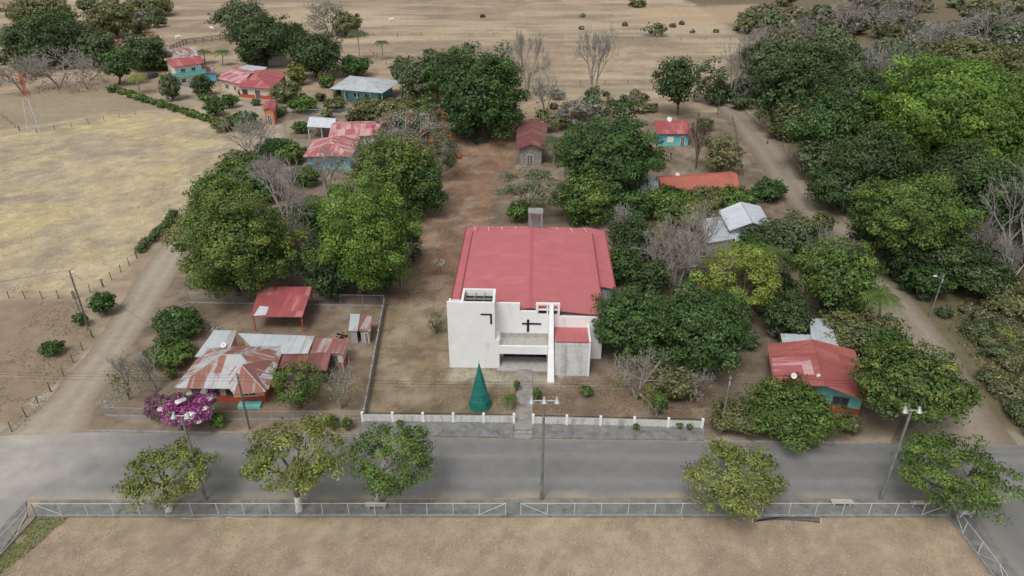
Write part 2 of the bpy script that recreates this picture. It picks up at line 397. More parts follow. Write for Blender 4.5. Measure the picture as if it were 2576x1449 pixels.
# ================= church =================
S=H/40; ca,sa=math.cos(math.radians(1.77)),math.sin(math.radians(1.77))
def ch(u,v,z): return Vector(((1.65+u*ca+v*sa)*S,(58-u*sa+v*ca)*S,z*S))
g=Group('church')
w=g['walls']
w.box(-6.5,6.8,.3,18.2,0,4.6,'white2',ch)
w.box(-7.5,-6.5,3.8,20.9,0,4.15,M['grey'],ch); w.box(6.8,8.5,6.8,20.6,0,4.15,M['grey'],ch)
w.box(-6.4,6.7,18.2,20.8,0,4.2,M['grey'],ch)
fa=g['facade']
def prof(b,pts,v0,v1,m):
    A=[ch(u,v0,z) for u,z in pts];B=[ch(u,v1,z) for u,z in pts]
    b.poly(A,m);b.poly(B[::-1],m)
    for i in range(len(A)):
        j=(i+1)%len(A); b.poly([A[i],B[i],B[j],A[j]],m)
prof(fa,[(-7.6,0),(7.1,0),(7.1,4.72),(2.9,4.78),(2.9,4.95),(.62,4.95),(.62,5.3),(-.9,5.3),(-.9,6.15),(-7.6,6.15)],0,.25,'white')
fa.box(.62,.85,.0,.22,4.95,6.0,'white',ch); fa.box(2.68,2.9,.0,.22,4.95,6.0,'white',ch); fa.box(.62,2.9,0,.22,6.0,6.2,'white',ch)
fa.box(1.65,1.8,.02,.2,4.95,6.0,'white',ch); fa.box(.85,2.68,.02,.2,5.42,5.52,'white',ch)
t=g['bell_tower']
t.box(-7.6,-3.2,-1.9,-1.7,0,7.3,'white',ch)
t.box(-7.6,-7.4,-1.7,0,0,6.6,'white',ch)
t.box(-3.4,-3.2,-1.7,.75,0,7.3,'white',ch)
t.box(-6.3,-6.1,-1.7,.75,5.5,7.3,'white',ch); t.box(-6.1,-3.4,.55,.75,5.5,7.3,'white',ch)
t.box(-7.4,-6.3,-1.7,0,6.3,6.5,'white2',ch)
t.box(-3.2,-2.8,-1.88,0,0,3.2,'white',ch)
l=g['skylight']
l.box(-6.1,-3.4,-1.7,.55,6.55,6.6,'dark',ch)
for i in range(4): l.box(-6.1+.1+i*.86,-6.1+.15+i*.86,-1.7,.55,6.85,7.0,'conc',ch)
l.box(-6.1,-3.4,-.62,-.57,6.85,7.02,'conc',ch)
c=g['crosses']
c.box(-4.5,-3.45,-1.95,-1.9,5.98,6.12,'black',ch); c.box(-3.62,-3.45,-1.94,-1.9,5.0,5.98,'black',ch)
c.box(-.7,1.15,-.06,0,3.86,4.02,'black',ch); c.box(-.22,.0,-.06,0,4.02,4.4,'black',ch); c.box(-.22,.0,-.06,0,3.05,3.86,'black',ch)
p=g['porch']
p.box(-2.8,1.8,-1.75,0,2.2,2.45,'concl',ch)
p.box(-2.8,1.8,-1.95,-1.75,1.72,2.6,M['white'],ch)
p.box(-2.8,-2.65,-1.75,0,2.45,2.75,'white2',ch)
p.box(-2.65,1.8,-.15,0,2.45,2.9,'concl',ch)
p.box(-3.0,2.0,-2.4,-.02,.0,.12,'concl',ch)
g['door'].box(-2.5,1.7,-.05,0,.12,1.75,'dark',ch)
for u in (-1.2,-.3,.6): g['door'].box(u,u+.06,-.08,-.05,.12,1.75,'wood',ch)
bl=g['buttress']
L=[ch(1.78,0,0),ch(1.78,-4.05,0),ch(1.9,-.45,6.25),ch(1.9,0,6.25)];Rr=[ch(2.42,0,0),ch(2.42,-4.05,0),ch(2.26,-.45,6.25),ch(2.26,0,6.25)]
bl.poly(L,'white');bl.poly(Rr[::-1],'white')
for i in range(4):
    j=(i+1)%4; bl.poly([L[i],Rr[i],Rr[j],L[j]],'white')
sb=g['side_chapel']
sb.box(2.43,5.7,-2.9,0,0,3.4,M['white2'],ch); sb.box(5.58,5.74,-2.94,0,0,3.95,M['white'],ch)
sb.box(2.43,5.58,-2.94,-2.8,3.4,3.72,M['white2'],ch)
g['side_chapel_roof'].slab([ch(2.43,-2.98,3.92),ch(5.6,-2.98,3.92),ch(5.6,-.02,3.6),ch(2.43,-.02,3.6)],.1,R_church)
r=g['roof']
r.slab([ch(-7.9,3.5,4.25),ch(-6.3,3.5,4.72),ch(-6.3,21.3,4.72),ch(-7.9,21.3,4.25)],.1,R_church)
r.slab([ch(6.6,6.5,4.72),ch(8.9,6.5,4.25),ch(9.0,21.1,4.25),ch(6.6,21.1,4.72)],.1,R_church)
r.slab([ch(-6.3,18,4.72),ch(.1,18,4.9),ch(.1,21.2,4.7),ch(-6.3,21.3,4.55)],.1,R_church)
r.slab([ch(.1,18,4.9),ch(6.6,18,4.72),ch(6.6,21.1,4.55),ch(.1,21.2,4.7)],.1,R_church)
r.slab([ch(-6.9,.26,4.85),ch(.1,.26,5.6),ch(.1,18.9,5.6),ch(-6.9,18.9,4.85)],.12,R_church)
r.slab([ch(.1,.26,5.6),ch(7.15,.26,4.85),ch(7.3,18.9,4.85),ch(.1,18.9,5.6)],.12,R_church)
m_cap=m_plain('ridge_flashing',lin(176,98,102),.6,.06)
rc=g['ridge_cap']; rc.slab([ch(-.09,.3,5.61),ch(.1,.3,5.65),ch(.1,18.9,5.65),ch(-.09,18.9,5.61)],.03,m_cap); rc.slab([ch(.1,.3,5.65),ch(.29,.3,5.61),ch(.29,18.9,5.61),ch(.1,18.9,5.65)],.03,m_cap)
m_trim=m_plain('roof_trim',lin(140,74,78),.6,.1); tr_b=g['roof_trim']
for a_,b_ in (((-6.9,.26,4.85),(-6.9,18.9,4.85)),((7.15,.26,4.85),(7.3,18.9,4.85)),((-7.9,3.5,4.25),(-7.9,21.3,4.25)),((8.9,6.5,4.25),(9.0,21.1,4.25))): tr_b.tube(ch(*a_),ch(*b_),.09,.09,m_trim,6)
gu=g['roof_struts']
for i in range(9):
    u=-6.6+i*1.65
    gu.tube(ch(u,18.95,5.05),ch(u-.25,20.6,4.85),.05,.05,'lime',4)
bt=g['belfry_frame']
for (u,v) in ((-.3,19.3),(1.15,19.3),(-.3,20.5),(1.15,20.5)): bt.box(u,u+.2,v,v+.2,0,7.1,'conc',ch)
bt.box(-.35,1.4,19.25,20.75,7.1,7.3,'conc',ch); bt.box(-.1,1.15,20.5,20.6,4,7.1,'grey',ch)
for u in (.4,.7): bt.box(u,u+.06,19.32,19.4,4.5,7.1,'conc',ch)
g.build()
def lowwall(pa,pb):
    g=Group('churchyard_wall'); A=at(*pa);B=at(*pb); d=(B-A).normalized(); n=Vector((-d.y,d.x,0)); L=(B-A).length
    def tf(x,y,z): return A+d*x+n*y+Vector((0,0,z))
    g['wall'].box(0,L,0,.18,0,.98,'concl',tf); g['wall'].box(0,L,-.03,.0,.2,1.0,M['white2'],tf)
    k=int(L/3.2)
    for i in range(k+1): 
        x=i*L/k; g['pilasters'].box(x-.13,x+.13,-.06,.24,0,1.3,'white',tf)
    g['railing'].tube(tf(0,.09,1.22),tf(L,.09,1.22),.03,.03,'black',4)
    x=.2
    while x<L: g['railing'].tube(tf(x,.09,.98),tf(x,.09,1.32),.014,.014,'black',3); x+=.22
    for i in range(int(L/.4)):
        for z in (.35,.6,.82):
            x=i*.4+.1+(z==.6)*.2
            if x<L-.2: g['wall'].box(x,x+.09,-.035,-.03,z-.04,z+.04,'conc',tf)
    g.build()
lowwall((913,1062),(1293,1066)); lowwall((1341,1068),(1765,1079))
b=MB(); P=at(1208,1020); hs=5.6; seg=20; lv=11
for k in range(lv):
    z0=.1+hs*k/lv; z1=.1+hs*(k+1)/lv; r0=1.22*(1-k/lv)**1.05+.05; r1=1.22*(1-(k+1)/lv)**1.05+.05
    for i in range(seg):
        a0=2*math.pi*i/seg;a1=2*math.pi*(i+1)/seg
        f=lambda r,a,z:P+Vector((math.cos(a)*r*(1+.05*math.sin(5*a+k)),math.sin(a)*r*(1+.05*math.sin(5*a+k)),z))
        b.poly([f(r0,a0,z0),f(r0,a1,z0),f(r1,a1,z1),f(r1,a0,z1)],'net')
        if k%2==0: b.tube(f(r0*1.01,a0,z0),f(r0*1.01,a1,z0),.03,.03,'net2',3)
b.tube(P,P+Vector((0,0,6.1)),.05,.02,'net2',5)
b.build('christmas_tree_frame')
# ================= houses =================
def house(name,c4,ze,zr,style,roofm,wallm,lowm=None,oh=.5,wins=(),walls=True,posts=0,roofs2=None):
    g=Group(name); A=[at(x,y,ze) for x,y in c4]
    def Q(s,t,z=ze):
        p=(A[0]*(1-s)+A[1]*s)*(1-t)+(A[3]*(1-s)+A[2]*s)*t; return Vector((p.x,p.y,z))
    W=(A[1]-A[0]).length; D=(A[3]-A[0]).length; si=oh/W; ti=oh/D; r=g['roof']; th=.09
    def Rf(pts,m=roofm): r.slab(pts,th,m)
    cm='metal' if roofm in(R_tin,R_rust,R_white) else roofm
    if style=='gx':
        Rf([Q(0,0),Q(1,0),Q(1,.5,zr),Q(0,.5,zr)]); Rf([Q(0,.5,zr),Q(1,.5,zr),Q(1,1),Q(0,1)])
        g['ridge_cap'].tube(Q(0,.5,zr),Q(1,.5,zr),.07,.07,cm,6)
    elif style=='gy':
        Rf([Q(0,0),Q(.5,0,zr),Q(.5,1,zr),Q(0,1)]); Rf([Q(.5,0,zr),Q(1,0),Q(1,1),Q(.5,1,zr)],roofs2 or roofm)
        g['ridge_cap'].tube(Q(.5,0,zr),Q(.5,1,zr),.07,.07,cm,6)
    elif style=='hip':
        if W>=D:
            k=min(.5,.5*D/W); a,b_=Q(k,.5,zr),Q(1-k,.5,zr)
            Rf([Q(0,0),Q(1,0),b_,a]);Rf([a,b_,Q(1,1),Q(0,1)]);Rf([Q(0,0),a,Q(0,1)]);Rf([Q(1,0),Q(1,1),b_])
        else:
            k=min(.5,.5*W/D); a,b_=Q(.5,k,zr),Q(.5,1-k,zr)
            Rf([Q(0,0),Q(1,0),a]);Rf([b_,Q(1,1),Q(0,1)]);Rf([Q(0,0),a,b_,Q(0,1)]);Rf([Q(1,0),Q(1,1),b_,a])
        rc=g['ridge_cap']; rc.tube(a,b_,.07,.07,cm,5)
        for q,e in ((Q(0,0),a),(Q(1,0),b_ if W>=D else a),(Q(1,1),b_),(Q(0,1),a if W>=D else b_)): rc.tube(q,e,.06,.06,cm,5)
    elif style=='shed':
        Rf([Q(0,0),Q(1,0),Q(1,1,zr),Q(0,1,zr)])
    zb=zr if style=='shed' else ze
    wl=g['walls']
    if walls:
        c=[(si,ti),(1-si,ti),(1-si,1-ti),(si,1-ti)]
        for i in range(4):
            j=(i+1)%4; a=c[i];b_=c[j]
            zt=lambda p:(ze+(zb-ze)*p[1])-.1
            wl.poly([Q(*a,0),Q(*b_,0),Q(*b_,zt(b_)),Q(*a,zt(a))],wallm)
            if lowm:
                m=Q(.5,.5,0); e=1.003
                def o(p,z): q=Q(*p,z); v=(q-Vector((m.x,m.y,z)));return Vector((m.x,m.y,z))+v*e+v.normalized()*.02
                g['wainscot'].poly([o(a,0),o(b_,0),o(b_,.95),o(a,.95)],lowm)
        if style=='gx':
            for s in (si,1-si): wl.poly([Q(s,ti,ze-.1),Q(s,1-ti,ze-.1),Q(s,.5,zr-.12)],wallm)
        if style=='gy':
            for t_ in (ti,1-ti): wl.poly([Q(si,t_,ze-.1),Q(1-si,t_,ze-.1),Q(.5,t_,zr-.12)],wallm)
        d=(Q(1,0,0)-Q(0,0,0)).normalized(); nrm=Vector((d.y,-d.x,0))
        for (s0,s1,z0,z1,kind) in wins:
            a=Q(si+(1-2*si)*s0,ti,0);b_=Q(si+(1-2*si)*s1,ti,0)
            def pt(k,z,o): return a+(b_-a)*k+nrm*o+Vector((0,0,z))
            part=g['door' if kind=='d' else 'windows']
            part.slab([pt(0,z0,.05),pt(1,z0,.05),pt(1,z1,.05),pt(0,z1,.05)],.04,'glass' if kind=='w' else ('lime' if kind=='x' else 'wood'),-nrm)
            fw=.08; Lw=(b_-a).length; kk=fw/Lw
            fr=g['frames']
            for (k0,k1,q0,q1) in ((-kk,0,z0-fw,z1+fw),(1,1+kk,z0-fw,z1+fw),(0,1,z1,z1+fw),(0,1,z0-fw,z0),(.47,.53,z0,z1)):
                fr.slab([pt(k0,q0,.09),pt(k1,q0,.09),pt(k1,q1,.09),pt(k0,q1,.09)],.08,'lime' if lowm!=M['red'] else 'wood',-nrm)
    if posts:
        for i in range(posts):
            for t_ in (.04,.96):
                s=.03+.94*i/(posts-1); q=Q(s,t_,0); zt=ze+(zb-ze)*t_-.08
                g['posts'].tube(q,Q(s,t_,zt),.09,.09,'red' if style=='shed' else 'lime',6)
        g['beams'].tube(Q(.02,.04,ze-.15),Q(.98,.04,ze-.15),.07,.07,'wood',4)
    return g,Q
g,Q=house('corrugated_roof_house',[(437,976),(676,978),(716,868),(520,872)],2.7,4.3,'hip',R_rust,'peach',M['red'],1.0,[(.05,.15,.2,2.1,'d'),(.25,.4,1.0,2.0,'w'),(.5,.6,1.0,2.0,'w')])
r=g['roof']
ap=at(607,918,4.35)
FLc,FRc=at(588,992,2.62),at(668,985,2.62)
r.slab([FLc,FRc,ap],.08,R_rust); r.slab([FRc,at(700,900,2.75),ap],.08,R_rust2); r.slab([at(540,930,3.0),FLc,ap],.08,R_rust)
g['ridge_cap'].tube(FLc,ap,.06,.06,'metal',5); g['ridge_cap'].tube(FRc,ap,.06,.06,'metal',5)
wa,wb=at(592,1015,0),at(664,1012,0)
wl=g['walls']
def wallbox(b,a,c,dep,z0,z1,m):
    d=(c-a).normalized(); n=Vector((-d.y,d.x,0)); b.slab([a+Vector((0,0,z1)),c+Vector((0,0,z1)),c+n*dep+Vector((0,0,z1)),a+n*dep+Vector((0,0,z1))],z1-z0,m)
wallbox(wl,wa,wb,3,.85,2.5,'peach'); wallbox(g['wainscot'],wa+Vector((-.02,-.02,0)),wb+Vector((.02,-.02,0)),3.04,0,.85,M['red'])
for k in (.3,.55):
    a=wa+(wb-wa)*k+Vector((0,-.04,0)); g['windows'].slab([a+Vector((0,0,1.15)),a+Vector((.7,0,1.15)),a+Vector((.7,0,2.1)),a+Vector((0,0,2.1))],.03,'dark',(0,1,0))
wallbox(g['porch'],at(598,1030,0),at(655,1028,0),1.0,0,.35,'teal')
g.build()
house('tin_roof_wing',[(490,897),(572,893),(598,838),(540,838)],2.9,3.3,'shed',R_tin,'peach',M['red'],.3)[0].build()
house('tin_roof_wing',[(650,890),(775,889),(792,852),(600,845)],2.7,3.1,'shed',R_tin,'peach',M['red'],.3)[0].build()
house('rusty_roof_shed',[(775,886),(865,889),(876,856),(798,853)],2.5,2.7,'shed',R_rust2,'cream',M['red'],.3,[(.6,.8,0,1.9,'d')])[0].build()
house('rusty_roof_shed',[(690,925),(822,932),(834,889),(705,888)],2.2,2.5,'shed',R_brown,M['wood'],None,.5,walls=True)[0].build()
def dish(p,r=.45,h=.7):
    b=MB(); b.tube(p,p+Vector((0,0,h)),.04,.04,'metal',5)
    c=p+Vector((0,-.05,h)); n=Vector((.1,-.75,.6)).normalized(); a=n.orthogonal().normalized(); e=n.cross(a)
    rings=[(0,-.12),(.5,-.08),(1,0)]
    for (k0,o0),(k1,o1) in zip(rings,rings[1:]):
        for i in range(14):
            t0,t1=2*math.pi*i/14,2*math.pi*(i+1)/14
            f=lambda k,o,t:c+n*o*r*2+(a*math.cos(t)+e*math.sin(t))*k*r
            b.poly([f(k0,o0,t0),f(k1,o1,t0),f(k1,o1,t1),f(k0,o0,t1)],'lime')
    b.tube(c-n*.1,c+n*r*.9,.02,.02,'metal',4)
    b.build('satellite_dish')
dish(at(563,872,3.1),.35,.3); dish(at(1995,952,3.8),.34,.4); dish(at(1683,307,3.2),.6,.7); dish(at(1704,443,3.3),.4,.3); dish(at(2057,950,3.6),.22,.3)
g,Q=house('open_shed',[(631,796),(760,797),(787,729),(654,729)],2.5,3.0,'shed',R_red,'cream',walls=False,posts=2)
g['patch'].slab([Q(.05,.02,2.53),Q(.28,.05,2.53),Q(.3,.3,2.70),Q(.12,.33,2.72)],.02,R_white); 
g['table'].box(*(lambda q:(q.x-1,q.x+1,q.y-.4,q.y+.4))(Q(.45,.6,0)),.72,.78,'wood')
for dx in(-.9,.9): g['table'].box(Q(.45,.6,0).x+dx-.05,Q(.45,.6,0).x+dx+.05,Q(.45,.6,0).y-.35,Q(.45,.6,0).y+.35,0,.72,'wood')
g.build()
house('small_hut',[(902,832),(932,834),(936,800),(907,797)],1.9,2.2,'shed',R_rust2,'grey',None,.2,[(.5,.8,0,1.5,'d')])[0].build()
house('small_hut',[(877,832),(900,832),(906,795),(882,794)],2.0,2.3,'shed',R_tin,'grey',None,.2)[0].build()
g,Q=house('turquoise_house',[(1946,968),(2202,1016),(2150,880),(1930,866)],2.8,3.9,'gy',R_redw,'teal',M['red'],.9,[(.66,.84,1.1,2.1,'w'),(.2,.3,.1,2.1,'d')])
g['roof'].slab([Q(.02,.22,2.90),Q(.42,.22,3.78),Q(.42,.62,3.78),Q(.02,.62,2.90)],.03,R_pink)
g.build()
house('tin_shed',[(1970,868),(2052,872),(2040,845),(1962,842)],2.4,2.6,'shed',R_tin,'grey',None,.2)[0].build()
house('tin_shed',[(2042,865),(2112,876),(2085,806),(2035,803)],2.7,2.9,'shed',R_tin,'grey',None,.2)[0].build()
house('white_roof_house',[(1835,580),(1945,574),(1912,518),(1808,530)],3.4,4.6,'gy',R_white,'grey',None,.5)[0].build()
house('tin_shed',[(1778,612),(1850,600),(1830,548),(1764,556)],2.5,2.9,'shed',R_tin,'grey',None,.3)[0].build()
house('tin_shed',[(1850,606),(1905,598),(1900,582),(1846,588)],2.4,2.8,'shed',R_tin,'grey',None,.3)[0].build()
house('orange_roof_house',[(1664,484),(1862,474),(1840,431),(1650,444)],2.9,4.2,'gx',R_orange,'cream',M['red'],.6,[(.2,.3,1,2,'w'),(.6,.7,1,2,'w')])[0].build()
house('tin_shed',[(1615,487),(1664,486),(1650,446),(1604,449)],2.5,2.8,'shed',R_tin,'grey',None,.3)[0].build()
house('blue_house',[(1652,337),(1740,337),(1728,309),(1646,310)],2.9,3.5,'shed',R_red,'blue',M['teal'],.5,[(.3,.5,.9,2.1,'x'),(.75,.87,0,2.1,'d')])[0].build()
house('wooden_barn',[(1297,377),(1372,376),(1378,311),(1302,310)],3.6,4.8,'gy',R_brown,'woodwall',None,.8,[(.35,.6,0,2.2,'d')],)[0].build()
house('hip_roof_house',[(829,223),(962,234),(1012,203),(880,190)],3.3,5.0,'hip',R_tin,'teal',M['blue'],2.4,[(.1,.2,.1,2.2,'d'),(.35,.5,1,2.1,'w'),(.65,.8,1,2.1,'w')],posts=5)[0].build()
house('red_roof_house',[(590,216),(684,223),(726,181),(632,177)],3.3,5.0,'hip',R_red,'cream',M['red'],1.0,[(.1,.25,1,2.2,'w'),(.5,.65,0,2.2,'d')],posts=3)[0].build()
house('red_roof_house',[(546,198),(610,212),(650,180),(596,168)],3.5,4.6,'gx',R_pink,'cream',None,.9,[(.2,.35,1,2.2,'w'),(.6,.7,1,2.2,'w')])[0].build()
house('rusty_roof_shed',[(582,178),(660,186),(672,172),(620,166)],3.6,4.0,'shed',R_tin,'cream',None,.5)[0].build()
g,Q=house('two_storey_house',[(432,170),(514,158),(500,145),(414,152)],5.8,7.0,'gx',R_red,'lime',None,1.0,[(.15,.3,.9,2,'w'),(.6,.75,0,2.1,'d'),(.2,.35,3.6,4.8,'w'),(.6,.75,3.6,4.8,'w')])
for s0 in np.linspace(0,1,14): g['balcony'].tube(Q(s0,0,3.0),Q(s0,0,4.1),.06,.06,'teal',4)
g['balcony'].slab([Q(0,-.02,3.0),Q(1,-.02,3.0),Q(1,.2,3.0),Q(0,.2,3.0)],.2,'teal'); g['balcony'].tube(Q(0,0,4.1),Q(1,0,4.1),.08,.08,'teal',4); g['balcony'].slab([Q(0,0,3.2),Q(1,0,3.2),Q(1,0,3.9),Q(0,0,3.9)],.04,'teal',(0,1,0))
g.build()
house('rusty_roof_shed',[(415,153),(500,143),(492,120),(405,128)],4.0,4.4,'shed',R_rust,'cream',None,.5)[0].build()
house('tin_shed',[(505,185),(545,182),(540,166),(505,168)],2.8,3.2,'shed',R_rust2,'blue',None,.4)[0].build()
house('tin_shed',[(670,145),(722,140),(718,127),(675,130)],2.8,3.2,'shed',R_tin,'grey',None,.4)[0].build()
house('pink_roof_house',[(762,394),(886,392),(912,332),(790,350)],3.1,4.5,'hip',R_pink,'blue',M['teal'],.7,[(.15,.3,1,2.1,'w'),(.7,.85,1,2.1,'w')])[0].build()
house('pink_roof_house',[(826,345),(946,340),(975,304),(842,306)],3.3,4.3,'gx',R_pink,'lime',M['blue'],.7,[(.2,.3,1,2.1,'w')])[0].build()
house('carport',[(772,318),(842,322),(850,298),(786,293)],3.0,4.0,'gx',R_white,'grey',walls=False,posts=3)[0].build()
house('gate_house',[(660,277),(690,280),(696,258),(668,256)],3.6,4.3,'gy',R_red,'orange',None,.4,[(.3,.7,0,2.4,'d')])[0].build()
house('tin_roof_hut',[(2490,690),(2560,706),(2545,672),(2483,670)],2.4,2.8,'shed',R_tin,'woodwall',None,.4)[0].build()
# ================= trees =================
def tubes_np(segs,n=5):
    Vs=[];Fs=[];o=0
    for (p0,p1,r0,r1) in segs:
        p0=np.array(p0,float);p1=np.array(p1,float); d=p1-p0; L=np.linalg.norm(d)
        if L<1e-5: continue
        d/=L; a=np.cross(d,[.13,.31,.94] if abs(d[2])<.9 else [1,0,0]); a/=np.linalg.norm(a); b=np.cross(d,a)
        t=np.arange(n)*2*np.pi/n; ring=np.outer(np.cos(t),a)+np.outer(np.sin(t),b)
        Vs.append(p0+ring*r0);Vs.append(p1+ring*r1)
        i=np.arange(n);j=(i+1)%n; Fs.append(np.stack([i,j,j+n,i+n],-1)+o); o+=2*n
    return np.concatenate(Vs),np.concatenate(Fs)
def unit(n):
    v=rng.normal(size=(n,3)); return v/np.linalg.norm(v,axis=1)[:,None]
def leaves(c,R,Rz,n,ls,pal,clump=.33,nc=45,cut=.5,spread=.72,var=.22,low=-.8,shell=0.):
    d=unit(nc*3); d=d[d[:,2]>low][:nc]; nc=len(d)
    lump=1+.15*rng.normal(size=nc); ax=np.array([R,R,Rz])
    cen=d*ax*(spread*np.clip(lump,.6,1.3))[:,None]
    rc=clump*R*rng.uniform(.65,1.25,nc); cv=1+var*rng.normal(size=nc); ch_=rng.random(nc)
    k=rng.integers(0,nc,n); u=unit(n); rr=rng.random(n)**.33
    pos=cen[k]+u*(rc[k]*rr)[:,None]*np.array([1,1,.8*min(1.2,max(.5,Rz/R))])
    ns=int(n*shell); sh=np.zeros(n,bool)
    if ns:
        ud=unit(ns); pos[:ns]=ud*ax*rng.uniform(.58,.84,ns)[:,None]; u[:ns]=ud; sh[:ns]=True
    q=np.linalg.norm(pos/ax,axis=1); keep=((q>cut)|sh)&(pos[:,2]+c[2]>.1)
    pos=pos[keep];k=k[keep];u=u[keep];q=q[keep];sh=sh[keep]; n=len(pos)
    nr=.6*u+.45*(pos/ax)/np.maximum(q,.1)[:,None]+np.array([0,0,.35])+rng.normal(size=(n,3))*.32
    nr/=np.linalg.norm(nr,axis=1)[:,None]
    t=np.cross(nr,unit(n)); t/=np.linalg.norm(t,axis=1)[:,None]+1e-9; b=np.cross(nr,t)
    L=(ls*rng.uniform(.6,1.3,n)*np.where(sh,1.35,1.0))[:,None]
    P=pos+np.array(c)
    V=np.stack([P-t*L*.5,P+b*L*.3,P+t*L*.5-nr*L*.12,P-b*L*.3],1)
    pa,pb,pc=[np.array(x) for x in pal]
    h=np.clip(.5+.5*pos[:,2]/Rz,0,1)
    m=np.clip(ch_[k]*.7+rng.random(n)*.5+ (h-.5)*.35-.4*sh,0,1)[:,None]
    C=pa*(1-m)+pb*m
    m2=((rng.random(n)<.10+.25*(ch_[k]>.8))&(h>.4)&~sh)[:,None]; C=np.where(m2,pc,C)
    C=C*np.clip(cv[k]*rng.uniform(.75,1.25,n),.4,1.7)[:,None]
    return V.reshape(-1,3),np.repeat(C,4,axis=0)
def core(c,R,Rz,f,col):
    """lumpy opaque shell added inside the crown to block see-through, darkened as inner shade"""
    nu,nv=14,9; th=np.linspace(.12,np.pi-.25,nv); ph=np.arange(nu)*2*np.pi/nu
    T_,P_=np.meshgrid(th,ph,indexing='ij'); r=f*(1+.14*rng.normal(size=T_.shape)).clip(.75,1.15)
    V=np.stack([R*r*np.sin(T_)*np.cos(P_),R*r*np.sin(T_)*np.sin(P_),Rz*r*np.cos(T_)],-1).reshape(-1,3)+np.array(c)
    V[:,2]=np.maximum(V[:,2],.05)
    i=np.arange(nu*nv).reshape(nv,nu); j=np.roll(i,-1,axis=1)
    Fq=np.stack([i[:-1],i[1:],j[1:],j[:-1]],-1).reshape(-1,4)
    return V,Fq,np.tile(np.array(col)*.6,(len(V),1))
PAL={
 'mango':((.065,.115,.028),(.125,.19,.042),(.23,.23,.07)),
 'mangoY':((.08,.135,.03),(.165,.225,.05),(.28,.26,.075)),
 'dark':((.042,.075,.027),(.08,.125,.042),(.12,.16,.055)),
 'deep':((.042,.09,.026),(.085,.158,.04),(.13,.20,.055)),
 'bright':((.09,.17,.028),(.165,.275,.045),(.24,.31,.07)),
 'green':((.07,.125,.028),(.135,.21,.045),(.20,.25,.065)),
 'olive':((.12,.135,.055),(.195,.205,.08),(.25,.24,.11)),
 'yolive':((.14,.17,.045),(.22,.26,.065),(.29,.28,.09)),
 'grey':((.17,.165,.13),(.25,.245,.20),(.30,.285,.24)),
 'greygreen':((.08,.11,.05),(.145,.18,.085),(.20,.21,.12)),
 'yellow':((.17,.23,.04),(.27,.33,.06),(.34,.34,.09)),
 'scrub':((.13,.14,.07),(.21,.21,.11),(.27,.24,.15)),
}
def solve(cx,cy,rx,ry,base=None,clear=.4,rzmax=1.25,rzmin=.45):
    if base:
        p=at(*base); zc=zat(p,cy); p=Vector((0,p.y,zc)); m=pxm(p); xc=(cx-1288)/m
        R=rx/m; al=math.atan((H-zc)/p.y)
        Rz=math.sqrt(max((ry/m)**2-(R*math.sin(al))**2,(rzmin*R*math.cos(al))**2))/math.cos(al)
        return Vector((xc,p.y,zc)),R,min(Rz,rzmax*R),at(*base)
    z=3.
    for _ in range(6):
        p=at(cx,cy,z); m=pxm(p); R=rx/m; al=math.atan((H-z)/p.y)
        Rz=math.sqrt(max((ry/m)**2-(R*math.sin(al))**2,(rzmin*R*math.cos(al))**2))/math.cos(al)
        Rz=min(Rz,rzmax*R); z=Rz*.92+clear
    return at(cx,cy,z),R,Rz,Vector((p.x,p.y,0))
def crown_n(R,Rz,ls,cov): 
    a=2*math.pi*R*R+2*math.pi*R*Rz
    return int(min(30000,max(250,cov*a/(ls*ls*.30))))
